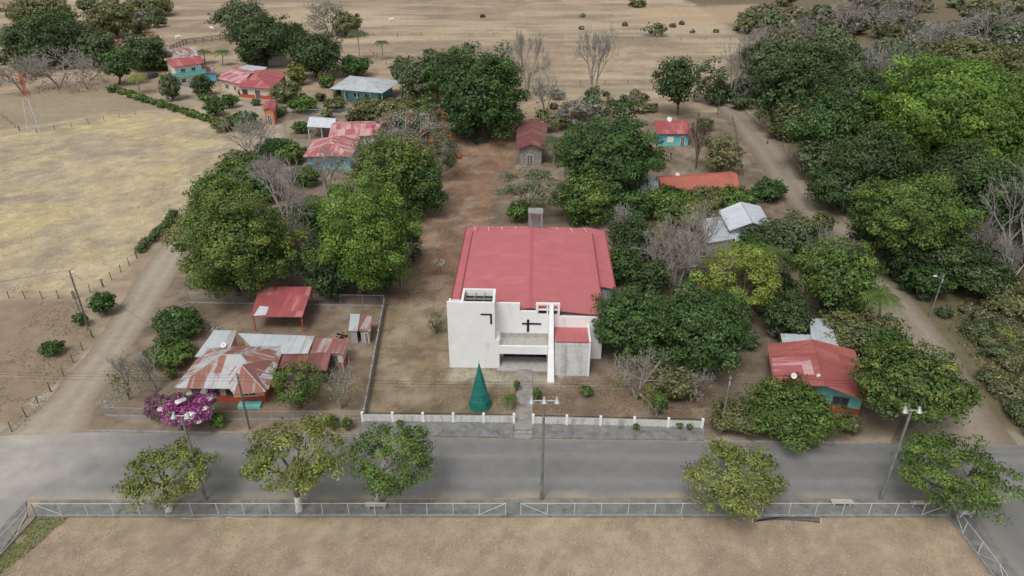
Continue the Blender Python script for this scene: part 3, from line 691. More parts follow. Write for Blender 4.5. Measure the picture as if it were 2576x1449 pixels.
def tree(name,pal,cx,cy,rx,ry,base=None,ls=.38,cov=1.1,clump=.25,nc=70,cut=.55,spread=.78,painted=False,clear=.5,flowers=None,low=-.85,var=.2,rzmin=.45,bark='bark',trunk=1.0,solid=None):
    c,R,Rz,b=solve(cx,cy,rx,ry,base,clear,rzmin=rzmin)
    dist=b.y; ls=ls*max(1,dist/95); pl=PAL[pal] if isinstance(pal,str) else pal
    if solid is None: solid=.52 if cov>=1.05 else 0
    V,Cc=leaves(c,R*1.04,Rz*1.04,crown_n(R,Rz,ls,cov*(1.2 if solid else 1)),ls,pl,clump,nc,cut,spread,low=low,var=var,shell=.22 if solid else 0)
    if flowers:
        for (fc,frac) in flowers:
            V2,C2=leaves(c+Vector((0,0,.1)),R*1.07,Rz*1.07,int(len(V)/4*frac),ls*.9,(fc,fc,fc),clump*.6,14,.75,.85)
            V=np.r_[V,V2];Cc=np.r_[Cc,C2]
    nl=len(V)//4; Fl=np.arange(nl*4).reshape(-1,4)
    if solid:
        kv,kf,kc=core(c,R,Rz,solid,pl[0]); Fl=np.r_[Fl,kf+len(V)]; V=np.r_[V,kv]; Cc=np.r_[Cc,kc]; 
    nl=len(Fl)
    r0=(.035*R+.13)*trunk; top=Vector((c.x*.75+b.x*.25,c.y*.75+b.y*.25,max(.8,c.z-Rz*.25)))
    fork=b.lerp(top,.45)+Vector((random.uniform(-.1,.1)*R,0,0)); fork.z=max(.5,(c.z-Rz)*.8+.3)
    segs=[(b-Vector((0,0,.1)),b.lerp(fork,.45),r0*1.25,r0)]
    segs.append((b.lerp(fork,.45),fork,r0,r0*.85)); segs.append((fork,top,r0*.8,r0*.45))
    for i in range(8):
        a=2*math.pi*i/8+random.random()*.6; e=c+Vector((math.cos(a)*R*.68,math.sin(a)*R*.68,Rz*random.uniform(-.1,.5)))
        mid=fork.lerp(e,.5)+Vector((0,0,-.08*Rz)); segs.append((fork,mid,r0*.5,r0*.33)); segs.append((mid,e,r0*.33,r0*.1))
        for _ in range(2):
            e2=mid.lerp(e,.4)+Vector((random.uniform(-1,1)*R*.3,random.uniform(-1,1)*R*.3,random.uniform(.1,.5)*Rz)); segs.append((mid,e2,r0*.22,r0*.07))
    tv,tf_=tubes_np(segs,6)
    mi=[0]*nl+[1]*len(tf_)
    if painted:
        for i in range(6): mi[nl+i]=2
    Fa=np.r_[Fl,tf_+len(V)]; V=np.r_[V,tv]; Cc=np.r_[Cc,np.full((len(tv),3),.1)]
    return quadmesh(name,V,Fa,Cc,mi,[M['leaf'],M[bark],M['lime']])
def bare(name,cx,cy,rx,ry,base=None,depth=5,leafy=0,col='greybark',pal='grey'):
    c,R,Rz,b=solve(cx,cy,rx,ry,base,.3,rzmax=1.6,rzmin=.7)
    Ht=c.z+Rz; segs=[]
    def br(p,d,l,r,k):
        q=p+d*l; segs.append((p,q,r,r*.66))
        if k==0: return
        for i in range(3):
            nd=(d+Vector((random.gauss(0,.55),random.gauss(0,.55),random.gauss(.08,.4)))).normalized()
            br(p.lerp(q,random.uniform(.6,1)),nd,l*random.uniform(.6,.85),r*.58,k-1)
    l0=Ht*.24
    for i in range(3):
        a=i*2.1+random.random(); d=Vector((math.cos(a)*.35*R/ max(Rz,.1),math.sin(a)*.35*R/max(Rz,.1),1)).normalized(); br(b,d,l0*1.2,.055*R**.7+.05,min(depth,5))
    P=np.array([s[1] for s in segs])
    sx=R*1.05/max(.1,np.percentile(np.hypot(P[:,0]-b.x,P[:,1]-b.y),97)); sz=Ht/max(.1,np.percentile(P[:,2],98))
    mr=.016*max(1,b.y/80)
    f=lambda p:(b.x+(p[0]-b.x)*sx,b.y+(p[1]-b.y)*sx,max(.02,p[2]*sz))
    segs=[(f(a),f(q),max(mr,r0),max(mr*.7,r1)) for a,q,r0,r1 in segs]
    V,Fa=tubes_np(segs,3); mi=[1]*len(Fa); C_=np.full((len(V),3),.2)
    if leafy:
        V2,C2=leaves(c,R,Rz,int(leafy*R*Rz*18),.26*max(1,b.y/95),PAL[pal],.25,40,.2,.75)
        Fa=np.r_[Fa,np.arange(len(V2)).reshape(-1,4)+len(V)]; mi+= [0]*(len(V2)//4); V=np.r_[V,V2]; C_=np.r_[C_,C2]
    return quadmesh(name,V,Fa,C_,mi,[M['leaf'],M[col]])
def palm(cx,cy,r,base=None,pal='green',name='palm_tree',nf=20,z=None):
    if base: b=at(*base); zc=zat(b,cy)
    else:
        zc=z or 5.; q=at(cx,cy,zc); b=Vector((q.x,q.y,0))
    top=Vector((((cx-1288)/pxm((0,b.y,zc))),b.y,zc)); R=r/pxm(top)
    Q_=[];Cq=[]; pa,pb,pc=[np.array(x) for x in PAL[pal]]
    for i in range(nf):
        a=2*math.pi*i/nf+random.uniform(-.15,.15); up=random.uniform(.1,1.1); d=Vector((math.cos(a),math.sin(a),0)); sd=Vector((-d.y,d.x,0))
        prev=None; K=9; col=pa+(pb-pa)*random.random()
        if up<.25: col=np.array((.19,.17,.08))
        for k in range(K+1):
            t=k/K; p=top+d*(R*(t-.12*t*t*up))+Vector((0,0,R*(up*.75*t-(.5+.55*up)*t*t)))
            if prev is not None:
                lw=R*.30*math.sin(math.pi*min(1,.15+t*.85))
                for s in(-1,1):
                    for h_ in (0,.5):
                        s0=prev.lerp(p,h_); s1=prev.lerp(p,h_+.32); tip=s0+sd*s*lw+(p-prev)*.9+Vector((0,0,-lw*.45)); 
                        Q_+= [s0,s1,tip,tip.lerp(s0,.15)]; Cq+=[col*random.uniform(.8,1.2)]*4
            prev=p
    V=np.array([tuple(q) for q in Q_]); n=len(V)//4
    segs=[(b,b.lerp(top,.5)+Vector((.15,0,0)),.2,.16),(b.lerp(top,.5)+Vector((.15,0,0)),top,.16,.13)]
    tv,tf_=tubes_np(segs,6)
    return quadmesh(name,np.r_[V,tv],np.r_[np.arange(n*4).reshape(-1,4),tf_+n*4],np.r_[np.array(Cq),np.full((len(tv),3),.2)],[0]*n+[1]*len(tf_),[M['leaf'],M['greybark']])
def grove(name,items,ls=.4,cov=1.0,trunks=True,solid=.5):
    Vs=[];Cs=[];seg=[];Fs=[];o=0
    for it in items:
        pal,cx,cy,rx,ry=it[:5]; c,R,Rz,b=solve(cx,cy,rx,ry,None,.1)
        l=ls*max(1,b.y/95); V,C_=leaves(c,R,Rz,crown_n(R,Rz,l,cov),l,PAL[pal],.36,24,.45,.68,shell=.15); Vs.append(V);Cs.append(C_)
        Fs.append(np.arange(len(V)).reshape(-1,4)+o); o+=len(V)
        if solid and pal not in('grey','scrub'):
            kv,kf,kc=core(c,R,Rz,solid,PAL[pal][0]); Vs.append(kv);Cs.append(kc);Fs.append(kf+o);o+=len(kv)
        if trunks:
            for i in range(3):
                a=random.random()*6.3; seg.append((b,c+Vector((math.cos(a)*R*.6,math.sin(a)*R*.6,Rz*.5)),.05+.015*R,.02))
    V=np.concatenate(Vs);C_=np.concatenate(Cs);Fa=np.concatenate(Fs); mi=[0]*len(Fa)
    if seg:
        tv,tf_=tubes_np(seg,4); Fa=np.r_[Fa,tf_+len(V)]; V=np.r_[V,tv]; mi+= [1]*len(tf_); C_=np.r_[C_,np.full((len(tv),3),.1)]
    return quadmesh(name,V,Fa,C_,mi,[M['leaf'],M['greybark']])
T=tree
ST_=dict(ls=.27,cov=1.0,clump=.2,nc=90,cut=.35,spread=.78,solid=0,low=-.7)
T('almond_tree','yolive',425,1190,112,55,(427,1286),painted=True,rzmin=.3,**ST_)
T('shade_tree','yolive',745,1138,130,98,(753,1286),painted=True,**ST_)
T('shade_tree','green',985,1145,112,88,(950,1272),painted=False,bark='greybark',**ST_)
T('almond_tree','yolive',1845,1198,130,58,(1840,1286),rzmin=.3,**ST_)
T('shade_tree','green',2405,1185,136,86,(2366,1284),**ST_)
T('garden_tree','green',745,960,64,60,(756,1026),ls=.26,cov=1.0,clump=.25)
bare('garden_tree',868,965,58,55,(858,1028),4,1.4,pal='yolive')
T('garden_tree','deep',448,812,66,45,None,ls=.32)
T('garden_tree','green',425,885,62,42,None,ls=.32,cov=1.1)
bare('garden_shrub',315,945,52,56,(325,1005),4,3.4,pal='olive')
bare('garden_shrub',390,925,40,50,(395,985),4,1.2,pal='olive')
T('bougainvillea',((.30,.05,.20),(.46,.10,.34),(.70,.62,.64)),474,1022,64,34,(455,1080),ls=.2,cov=.9,solid=.45,flowers=[((.78,.75,.73),.7),((.14,.18,.07),.3)])
T('bougainvillea',((.12,.08,.10),(.26,.08,.19),(.13,.17,.07)),402,1020,40,36,None,ls=.22,cov=.9)
T('garden_shrub','deep',255,760,34,30); T('garden_shrub','deep',128,873,30,18)
T('garden_shrub','deep',200,800,18,14);T('garden_shrub','bright',545,1054,26,17,ls=.22)
for a in ((835,1058,18,17),(872,1062,16,15),(430,938,16,12),(1660,1010,22,25),(1475,982,18,10)): T('garden_shrub','green',*a,ls=.22)
BIG=dict(nc=170,spread=.84,cut=.6,clump=.165,low=-.95,solid=.56)
T('mango_tree','mangoY',590,608,150,128,(600,742),ls=.36,cov=1.35,**BIG)
T('guanacaste_tree','bright',915,585,130,135,(905,745),ls=.32,cov=1.1,clump=.18,nc=120,spread=.82,cut=.5,solid=.5)
T('garden_tree','dark',830,665,85,85,None); T('garden_tree','green',955,690,45,60,None,ls=.34)
T('garden_tree','dark',1010,600,50,70,None)
T('mango_tree','mangoY',990,425,112,88,(1000,540),ls=.38,clump=.19,nc=120,spread=.82)
T('mango_tree','deep',1070,470,55,70,(1060,545)); T('garden_tree','deep',1010,505,60,50,None)
for a in (('green',540,480,62,50),('mango',610,430,75,40),('deep',655,470,50,40),('olive',600,400,45,22),('green',730,385,40,25),('olive',700,600,50,50),('deep',770,560,45,45)): T('garden_tree',*a)
bare('bare_tree',720,485,90,85,(735,600),6); bare('bare_tree',965,415,85,50,(960,500),5); bare('bare_tree',820,430,60,55,(825,500),5,.3)
bare('bare_tree',620,345,75,55,(640,410),5); bare('bare_tree',780,600,45,75,(770,690),5); bare('bare_tree',1000,640,45,55,(1010,720),5,.3); bare('bare_tree',690,430,55,50,(690,510),5)
T('flame_tree','grey',1030,320,105,50,(1010,400),ls=.28,cov=.5,clump=.2,nc=60,flowers=[((.50,.14,.05),.08)],bark='greybark',rzmin=.3)
T('flame_tree','greygreen',1105,385,50,55,(1100,450),ls=.26,cov=.6,flowers=[((.52,.15,.05),.25)],bark='greybark')
T('garden_tree','olive',1010,280,70,35,None); T('garden_tree','green',1060,300,60,35,None)
T('rain_tree','deep',1200,232,126,112,(1190,345),ls=.36,cov=1.45,rzmin=.8,**BIG)
T('garden_tree','greygreen',1062,195,65,60,None); T('garden_tree','dark',1240,190,50,40,(1240,300)); T('garden_tree','greygreen',1110,160,50,35,(1110,270))
bare('bare_tree',1335,155,58,66,(1325,255),6); bare('bare_tree',1490,145,60,70,(1490,260),6); bare('bare_tree',1370,240,50,40,(1370,290),5,.5)
bare('bare_tree',1265,150,30,30,(1268,260),5)
T('garden_tree','dark',1702,200,52,85,(1705,290),nc=90,clump=.3); T('pasture_tree','greygreen',1650,72,30,16,None,cov=.6); 
bare('bare_tree',1835,165,60,66,(1840,262),6); T('garden_tree','greygreen',1785,200,45,60,None,cov=.9)
T('mango_tree','deep',1532,392,128,96,(1510,490),ls=.36,cov=1.4,rzmin=.7,**BIG)
palm(1398,350,48,(1392,410),'greygreen') 
T('garden_tree','green',1472,498,76,62,None); T('garden_tree','greygreen',1340,470,88,52,(1330,545),ls=.28,cov=.5,clump=.2,nc=60,bark='greybark'); T('garden_tree','green',1305,530,30,26)
for a in (('greygreen',1500,262,48,38),('deep',1570,275,32,38),('grey',1455,285,60,35),('olive',1385,300,40,25),('olive',1640,395,40,25),('olive',1820,385,52,48),('green',1775,310,22,16)): T('garden_tree',*a,cov=1.0)
bare('bare_tree',1750,345,34,50,(1750,425),5,0,'bark')
for a in (('green',1690,510,78,45),('olive',1765,500,60,38),('green',1850,498,60,32),('deep',1935,475,46,28),('deep',1585,520,55,42),('yolive',1740,535,60,35)): T('garden_tree',*a)
for a in (('dark',1590,600,66,58),('olive',1660,600,60,50),('greygreen',1990,600,85,65),('deep',1570,665,50,50),('dark',1640,700,50,50),('dark',1985,790,62,62),('olive',2150,830,85,60),('greygreen',1930,690,60,50),('olive',2070,560,30,30),('deep',1900,620,50,35),('olive',2225,830,45,45),('dark',1830,790,60,60),('olive',1700,960,62,48),('dark',1890,590,40,30)): T('garden_tree',*a)
bare('bare_tree',1705,625,115,95,(1700,735),6); bare('bare_tree',1760,580,70,70,(1760,680),5); bare('bare_tree',1640,640,70,70,(1650,730),5); bare('bare_tree',1560,560,50,45,(1560,620),5,.3); bare('bare_tree',2060,640,55,65,(2050,720),5)
T('flamboyant_tree','yellow',1855,690,100,92,(1850,800),ls=.28,cov=1.0,clump=.2,nc=90,cut=.4)
T('mango_tree','green',2108,690,108,88,(2105,800),clump=.2,nc=110,spread=.82)
palm(1945,635,66,(1940,725),'green'); palm(2215,740,74,(2205,850),'green'); palm(1610,560,40,(1600,620),'olive'); palm(1700,520,25,None,'green','banana_plant',9,3.5)
T('mango_tree','deep',1598,808,112,88,(1600,895),ls=.33,cov=1.4,**BIG)
T('mango_tree','deep',1765,825,132,108,(1770,930),ls=.36,cov=1.3,clump=.2,nc=120,spread=.82,cut=.55,low=-.95)
bare('garden_tree',1605,945,88,62,(1600,1005),5,4.2,pal='yolive'); bare('bare_tree',1745,965,55,45,(1740,1010),5,1.6,pal='olive')
T('lime_tree','green',1990,1030,122,72,None,ls=.28,cov=1.15,clump=.22,nc=90); T('garden_tree','olive',1848,1045,68,45,None,ls=.28)
T('mango_tree','mango',2300,955,140,100,(2290,1070),ls=.35,cov=1.35,**BIG); T('garden_tree','olive',2140,1062,32,26,None,ls=.22)
T('garden_tree','deep',2240,880,70,55,None)
palm(1282,1000,30,(1283,1030),'green',z=1.6); T('garden_shrub','green',1300,967,10,14,None,ls=.2);T('garden_shrub','green',1352,990,12,24,None,ls=.2)
T('garden_shrub','olive',1095,810,22,25,None,ls=.2,cov=.4)
for x,y in ((1600,1072),(1710,1068),(1735,1072),(1005,1062)): T('garden_shrub','green',x,y,9,6,ls=.18)
FT=dict(ls=.36,cov=1.2,clump=.17,nc=130,spread=.82)
for a in (('bright',2405,250,195,110,(2400,470)),('bright',2300,330,110,80,(2300,480)),('bright',2500,330,110,90,(2500,520))): T('guanacaste_tree',*a,**FT)
T('forest_tree','green',2290,535,140,105,(2290,690),ls=.38,cov=1.1,clump=.2,nc=90,rzmin=.4)
for a in (('dark',2060,180,90,75,(2060,330)),('dark',1980,220,80,90,(1985,330)),('dark',2150,260,100,100,(2150,400)),('greygreen',1940,150,70,60,(1940,270)),('dark',2200,400,100,90,(2200,520)),('greygreen',2075,400,75,60,(2080,450)),
 ('dark',2120,470,85,60,(2120,530)),('dark',2420,450,120,90,(2420,600)),('deep',2520,480,90,90,(2520,640)),('dark',2210,580,75,60,(2215,650)),('deep',2080,310,100,80,(2070,430)),('greygreen',2230,160,100,60,(2230,280)),('greygreen',2330,180,90,50,(2330,300)),('olive',2460,150,110,40,(2460,260)),('dark',2400,640,90,60,(2400,720)),('dark',2285,640,60,50,(2290,710)),('deep',2560,300,90,90,(2560,450)),('olive',1985,310,50,60,(1990,350)),('dark',2480,690,80,50,(2480,750)),('deep',2340,700,55,40,(2345,750)),('olive',2560,760,80,50,None)):
    T('forest_tree',*a,bark='greybark')
bare('bare_tree',2490,520,130,150,(2530,720),6); bare('bare_tree',2150,220,65,110,(2150,380),5); bare('bare_tree',2520,650,80,70,(2520,740),5); bare('bare_tree',2440,600,60,70,(2440,700),5)
for a in ((2240,50,65,50),(2120,45,60,45),(2380,100,65,45),(2010,85,55,42),(1990,250,55,65),(2250,240,60,65),(2480,60,60,45),(2300,20,60,35),(1900,110,50,45)): bare('bare_tree',*a,None,5,.3)
def inpp(x,y,poly): return float(inpoly_sd(np.array([float(x)]),np.array([float(y)]),poly)[0])>0
def scatter(poly,n,pals,r0,r1,asp=.75):
    out=[]; xs_=[p[0] for p in poly]; ys_=[p[1] for p in poly]
    while len(out)<n:
        x=random.uniform(min(xs_),max(xs_));y=random.uniform(min(ys_),max(ys_))
        if inpp(x,y,poly):
            r=random.uniform(r0,r1); out.append((random.choice(pals),x,y,r,r*asp))
    return out
grove('distant_woodland',scatter([(1900,0),(2750,-20),(2800,190),(2300,200),(2150,150),(2000,120),(1880,60)],110,['olive','greygreen','scrub','grey','grey','greygreen','scrub'],22,58,.6),.48,.95)
grove('forest_undergrowth',scatter([(1985,330),(2100,300),(2700,350),(2700,640),(2420,700),(2260,640),(2150,520)],58,['dark','greygreen','deep','scrub'],30,60,.8),.42,1.0)
grove('roadside_scrub',scatter([(2430,720),(2700,690),(2700,1110),(2600,1080),(2500,960),(2400,830)],85,['scrub','olive','yolive','greygreen','scrub','olive'],22,50,.6),.28,.85)
grove('roadside_scrub',scatter([(2200,640),(2260,650),(2420,820),(2410,850),(2300,740)],14,['dark','greygreen','scrub'],14,24,.8),.3,.8)
grove('lot_undergrowth',scatter([(1560,560),(2060,560),(2210,800),(2210,900),(2060,830),(1900,860),(1700,870),(1640,760),(1560,700)],55,['greygreen','dark','olive','grey','scrub'],18,42,.8),.3,.9)
grove('lot_undergrowth',scatter([(490,500),(640,430),(900,420),(950,520),(900,640),(740,640),(500,560)],36,['greygreen','olive','green','dark','grey'],16,38,.8),.32,.85)
grove('lot_undergrowth',scatter([(1560,470),(1900,490),(1780,560),(1560,545)],22,['greygreen','olive','green'],14,30,.8),.32,.85)
for a in (('dark',130,95,95,55,(130,165)),('deep',120,60,70,30,(120,130)),('olive',280,45,58,42,(290,95)),('olive',95,30,85,28,None),('olive',370,12,60,22,None),('greygreen',235,120,60,45,None),('deep',297,160,46,36,(300,212)),('dark',362,135,55,42,None),('greygreen',60,110,60,50,None),
  ('greygreen',610,42,72,38,(610,95)),('dark',665,92,88,52,(665,165)),('dark',795,135,72,52,(795,195)),('deep',740,95,40,35,None),('olive',870,60,40,30,None),('greygreen',425,215,28,35,None),('dark',507,212,30,26,None),('deep',540,268,28,20,None),('deep',575,252,22,16,None),('yolive',745,185,26,28,None),
  ('olive',720,230,40,25,None),('green',760,260,40,18,None),('deep',895,165,40,25,None),('green',820,200,22,18,None),('olive',930,272,55,24,None),('deep',755,318,22,14,None),('greygreen',1010,270,40,20,None),('deep',690,370,50,20,None),('olive',840,262,30,14,None),('dark',640,135,40,30,None),('dark',400,150,30,25,None),('deep',610,300,40,18,None),('olive',560,312,30,12,None)):
    T('garden_tree' if a[2]>140 else 'pasture_tree',*a,ls=.32)
bare('bare_tree',830,48,66,42,(830,92),5,.6); bare('bare_tree',150,180,80,40,(150,220),5,.4); bare('bare_tree',220,185,60,38,(220,225),5,.3); bare('bare_tree',45,195,55,42,None,5,.6)
palm(898,80,36,(905,150),'greygreen'); palm(960,105,26,(962,150),'greygreen'); palm(512,128,30,(515,160),'green'); palm(558,130,30,(560,165),'green'); palm(345,192,34,(350,235),'yellow'); palm(560,190,16,(562,215),'green'); palm(788,150,14,(788,190),'green');palm(880,140,16,(882,185),'green')
T('flame_tree','greygreen',350,115,60,28,(350,170),flowers=[((.5,.15,.05),.12)],ls=.34,cov=.8)
grove('hedge',[('green',x+random.uniform(-4,4),y,random.uniform(11,17),random.uniform(7,11)) for x,y in [(285+i*13,222+i*4.1) for i in range(26)]],.28,1.0,False)
grove('field_edge_shrubs',[('greygreen' if i%2 else 'green',350+i*9+random.uniform(-5,5),625-i*9,14,12) for i in range(11)],.28,.9)
grove('distant_shrubs',scatter([(0,0),(440,0),(520,60),(250,210),(0,190)],30,['scrub','grey','greygreen','olive'],14,34,.6)+scatter([(980,140),(1120,120),(1150,260),(1050,250)],8,['greygreen','scrub'],18,34,.8)+scatter([(1380,235),(1640,225),(1640,270),(1400,290)],10,['scrub','grey','olive'],12,24,.6)+scatter([(1750,200),(1950,200),(1950,260),(1800,260)],14,['greygreen','dark','scrub'],18,34,.8)+[('olive',1605,6,24,12),('olive',1880,55,36,30),('scrub',620,20,30,14)]+scatter([(450,210),(900,230),(880,300),(560,300)],26,['green','olive','greygreen','yolive'],8,18,.7)+scatter([(600,15),(1900,15),(1900,85),(1000,80)],9,['scrub','grey','olive'],5,11,.6),.4,.9)
# ================= fences =================
def chain_fence(name,pix,h=1.6,sp=2.4,post='wpost',brace=False,pr=.045,curb=True):
    g=Group(name); P_=[at(*q) for q in pix]
    for A,B in zip(P_,P_[1:]):
        L=(B-A).length; k=max(1,round(L/sp)); up=Vector((0,0,1))
        g['mesh'].poly([A+up*.12,B+up*.12,B+up*h,A+up*h],'mesh')
        g['rails'].tube(A+up*h,B+up*h,pr*.7,pr*.7,post,5); g['rails'].tube(A+up*.2,B+up*.2,.012,.012,'metal',4)
        for i in range(k+1):
            q=A.lerp(B,i/k); g['posts'].tube(q,q+up*(h+.05),pr,pr,post,6)
        if brace:
            for (s,e) in ((A,A.lerp(B,1/k)),(B,B.lerp(A,1/k))): g['rails'].tube(s+up*h,e+up*.2,.03,.03,post,4)
        if curb:
            d=(B-A).normalized(); n=Vector((-d.y,d.x,0)); g['kerb'].slab([A-n*.09+up*.16,B-n*.09+up*.16,B+n*.09+up*.16,A+n*.09+up*.16],.16,'conc')
    g.build()
chain_fence('chain_link_fence',[(-230,1640),(-15,1415),(92,1299),(1272,1298)],brace=True,pr=.038)
chain_fence('chain_link_fence',[(1310,1298),(2385,1298),(2498,1449),(2620,1640)],brace=True,pr=.038)
chain_fence('chain_link_fence',[(452,772),(478,762),(968,770)],1.7,3,'metal',pr=.03)
chain_fence('chain_link_fence',[(265,1046),(575,1056),(905,1056)],1.2,2.5,'metal',pr=.025)
chain_fence('chain_link_fence',[(690,290),(880,292)],1.6,3,'metal',pr=.04,curb=False)
g=Group('boundary_wall'); A=at(918,1050);B=at(968,768); d=(B-A).normalized(); n=Vector((-d.y,d.x,0)); L=(B-A).length
tf=lambda x,y,z:A+d*x+n*y+Vector((0,0,z))
g['wall'].box(0,L,-.06,.06,0,1.1,'conc',tf)
for i in range(int(L/2)+1): g['posts'].box(i*2-.08,i*2+.08,-.1,.1,0,1.25,'concl',tf)
g.build()
def wire_fence(pix,sp=3.5,h=1.3,pr=.07,name='wire_fence'):
    g=MB(); P_=[at(*q) for q in pix]; up=Vector((0,0,1))
    for A,B in zip(P_,P_[1:]):
        k=max(1,round((B-A).length/sp))
        for i in range(k+1):
            q=A.lerp(B,i/k)+Vector((random.uniform(-.1,.1),random.uniform(-.1,.1),0)); g.tube(q,q+up*h*random.uniform(.9,1.1)+Vector((random.uniform(-.08,.08),0,0)),pr,pr*.8,'wood',5)
        for z in (.5,.85,1.15): g.tube(A+up*z,B+up*z,.012,.012,'wood',3)
    g.build(name)
wire_fence([(-100,750),(190,752),(260,722),(345,650),(440,560)],2.2); wire_fence([(185,752),(232,850),(130,985),(30,1085)],2.6)
wire_fence([(0,290),(50,330),(95,335),(340,290)],4); wire_fence([(0,245),(200,232),(285,228)],5); wire_fence([(700,90),(1000,92),(1300,90),(1650,102),(1900,100)],9,1.3,.1)
wire_fence([(1640,210),(1400,214),(1250,200)],7,1.3,.1); wire_fence([(1870,440),(1842,300)],3.5); wire_fence([(2025,430),(1935,330),(1875,270)],4)
wire_fence([(2440,900),(2300,720),(2190,590)],3); wire_fence([(930,130),(1080,250)],6)
g=MB(); pts=[at(430,130),at(470,112),at(575,100),at(580,112)]
for A,B in zip(pts,pts[1:]):
    k=max(1,round((B-A).length/3))
    for i in range(k+1): q=A.lerp(B,i/k); g.tube(q,q+Vector((0,0,2)),.15,.13,'wood',5)
    for z in (.5,1,1.5,1.9): g.slab([A+Vector((0,0,z)),B+Vector((0,0,z)),B+Vector((0,0,z+.2)),A+Vector((0,0,z+.2))],.06,'wood',(0,1,0))
g.build('corral_fence')
# ================= poles, lamps, wires =================
def lamp_pole(base,topy,heads):
    g=Group('street_lamp'); p=at(*base); z=zat(p,topy); g['pole'].tube(p,p+Vector((0,0,z)),.17,.10,'pole',10)
    t=p+Vector((0,0,z)); w=heads
    g['crossarm'].tube(t+Vector((-w,0,0)),t+Vector((w,0,0)),.045,.045,'metal',6)
    for dx in ([-w,0,w] if w>1 else [-w,w]):
        c=t+Vector((dx,-.1,.08)); ax=Vector((0,-.35,-.94)).normalized()
        g['lamp_heads'].tube(c-ax*.35,c-ax*.1,.10,.14,'metal',10); g['lamp_heads'].tube(c-ax*.1,c+ax*.2,.14,.27,'metal',14)
        g['lamp_heads'].tube(c+ax*.2,c+ax*.25,.28,.24,'lime',14)
    g.build()
lamp_pole((517,1258),1046,.62); lamp_pole((1362,1258),1008,1.1); lamp_pole((2215,1258),1032,.62)
def upole(base,topy,lampside=0,r=.13,mat='wood'):
    g=Group('utility_pole'); p=at(*base); z=zat(p,topy); t=p+Vector((0,0,z)); g['pole'].tube(p,t,r,r*.7,mat,8)
    g['insulators'].box(p.x-.08,p.x+.08,p.y-.12,p.y+.12,z-.35,z-.15,'metal'); g['insulators'].tube(p+Vector((0,-.12,z-1.2)),p+Vector((0,-.12,z-.7)),.09,.09,'metal',8)
    if lampside:
        e=t+Vector((lampside,-.3,-.1)); g['lamp_arm'].tube(t-Vector((0,0,.6)),e,.03,.03,'metal',5); g['lamp_arm'].box(e.x-.3,e.x+.1,e.y-.1,e.y+.1,e.z-.06,e.z+.06,'lime')
    g.build(); return t
t0=upole((222,822),680,.7); t1=upole((628,1080),940); t2=upole((1812,1088),945,0,.11,'pole'); t3=upole((2338,800),690,-1.2,.11,'pole'); t4=upole((1805,290),225); upole((2425,815),760)
b=MB()
def wire(a,c,sag=.5,r=.014,off=0):
    a=a+Vector((0,0,-off)); c=c+Vector((0,0,-off)); pts=[]
    for i in range(13):
        k=i/12; q=a.lerp(c,k); q.z-=sag*4*k*(1-k); pts.append(q)
    b.path(pts,r,'black',3)
tl=Vector((-75,t1.y+2,7.5)); tr_=Vector((80,t2.y-1,8))
for off in (.15,.5,.9): wire(tl,t1,.5,.013,off); wire(t1,t2,.8,.013,off); wire(t2,tr_,.7,.013,off)
wire(t1,t0,.8); wire(t2,t3,.9); wire(t0,t0+Vector((-60,-20,0)),.8); wire(t3,tr_,.6)
b.build('overhead_wires')
# lattice windpump tower
g=MB(); p=at(95,330); z=zat(p,200)
for sx in(-1,1):
    for sy in(-1,1):
        for k in range(6):
            z0,z1=z*k/6,z*(k+1)/6; w0,w1=1.3*(1-k/6)+.15,1.3*(1-(k+1)/6)+.15
            a=p+Vector((sx*w0,sy*w0,z0));c=p+Vector((sx*w1,sy*w1,z1)); g.tube(a,c,.07,.07,'red' if k>3 else 'wpost',4)
for k in range(6):
    z0,z1=z*k/6,z*(k+1)/6; w0,w1=1.3*(1-k/6)+.15,1.3*(1-(k+1)/6)+.15
    cs=[(-1,-1),(1,-1),(1,1),(-1,1)]
    for i in range(4):
        a,c=cs[i],cs[(i+1)%4]; mm='red' if k>3 else 'metal'
        g.tube(p+Vector((a[0]*w0,a[1]*w0,z0)),p+Vector((c[0]*w1,c[1]*w1,z1)),.035,.035,mm,3); g.tube(p+Vector((a[0]*w1,a[1]*w1,z1)),p+Vector((c[0]*w1,c[1]*w1,z1)),.035,.035,mm,3)
t=p+Vector((0,0,z))
g.tube(t,t+Vector((0,0,.8)),.1,.1,'red',5); hub=t+Vector((0,-.5,.6)); g.tube(t+Vector((0,1.2,.6)),hub,.08,.08,'red',5)
for i in range(5):
    a=2*math.pi*i/5; e=Vector((math.cos(a),0,math.sin(a))); s=Vector((-e.z,0,e.x)); g.slab([hub+e*.2-s*.05,hub+e*1.0-s*.15,hub+e*1.0+s*.15,hub+e*.2+s*.05],.03,'red',(0,1,0))
g.slab([t+Vector((0,1.2,.3)),t+Vector((0,2.1,.1)),t+Vector((0,2.1,1.1)),t+Vector((0,1.2,.9))],.04,'red',(1,0,0))
g.build('windpump_tower')
def bench(px,py,w=1.7,back=True,m='concl'):
    g=Group('park_bench'); p=at(px,py)+Vector((0,0,.11)); tf=lambda x,y,z:p+Vector((x,y,z))
    g['seat'].box(-w/2,w/2,-.25,.25,.4,.48,m,tf)
    for s in(-1,1): g['leg'].box(s*w*.38-.08,s*w*.38+.08,-.2,.2,0,.4,m,tf)
    if back: g['backrest'].box(-w/2,w/2,-.31,-.24,.48,.95,m,tf)
    g.build()
bench(948,1280,1.9); bench(2308,1275,1.5); bench(2115,1272,2.0,False); bench(2425,1300,1.2,True,'white2')
b=MB()
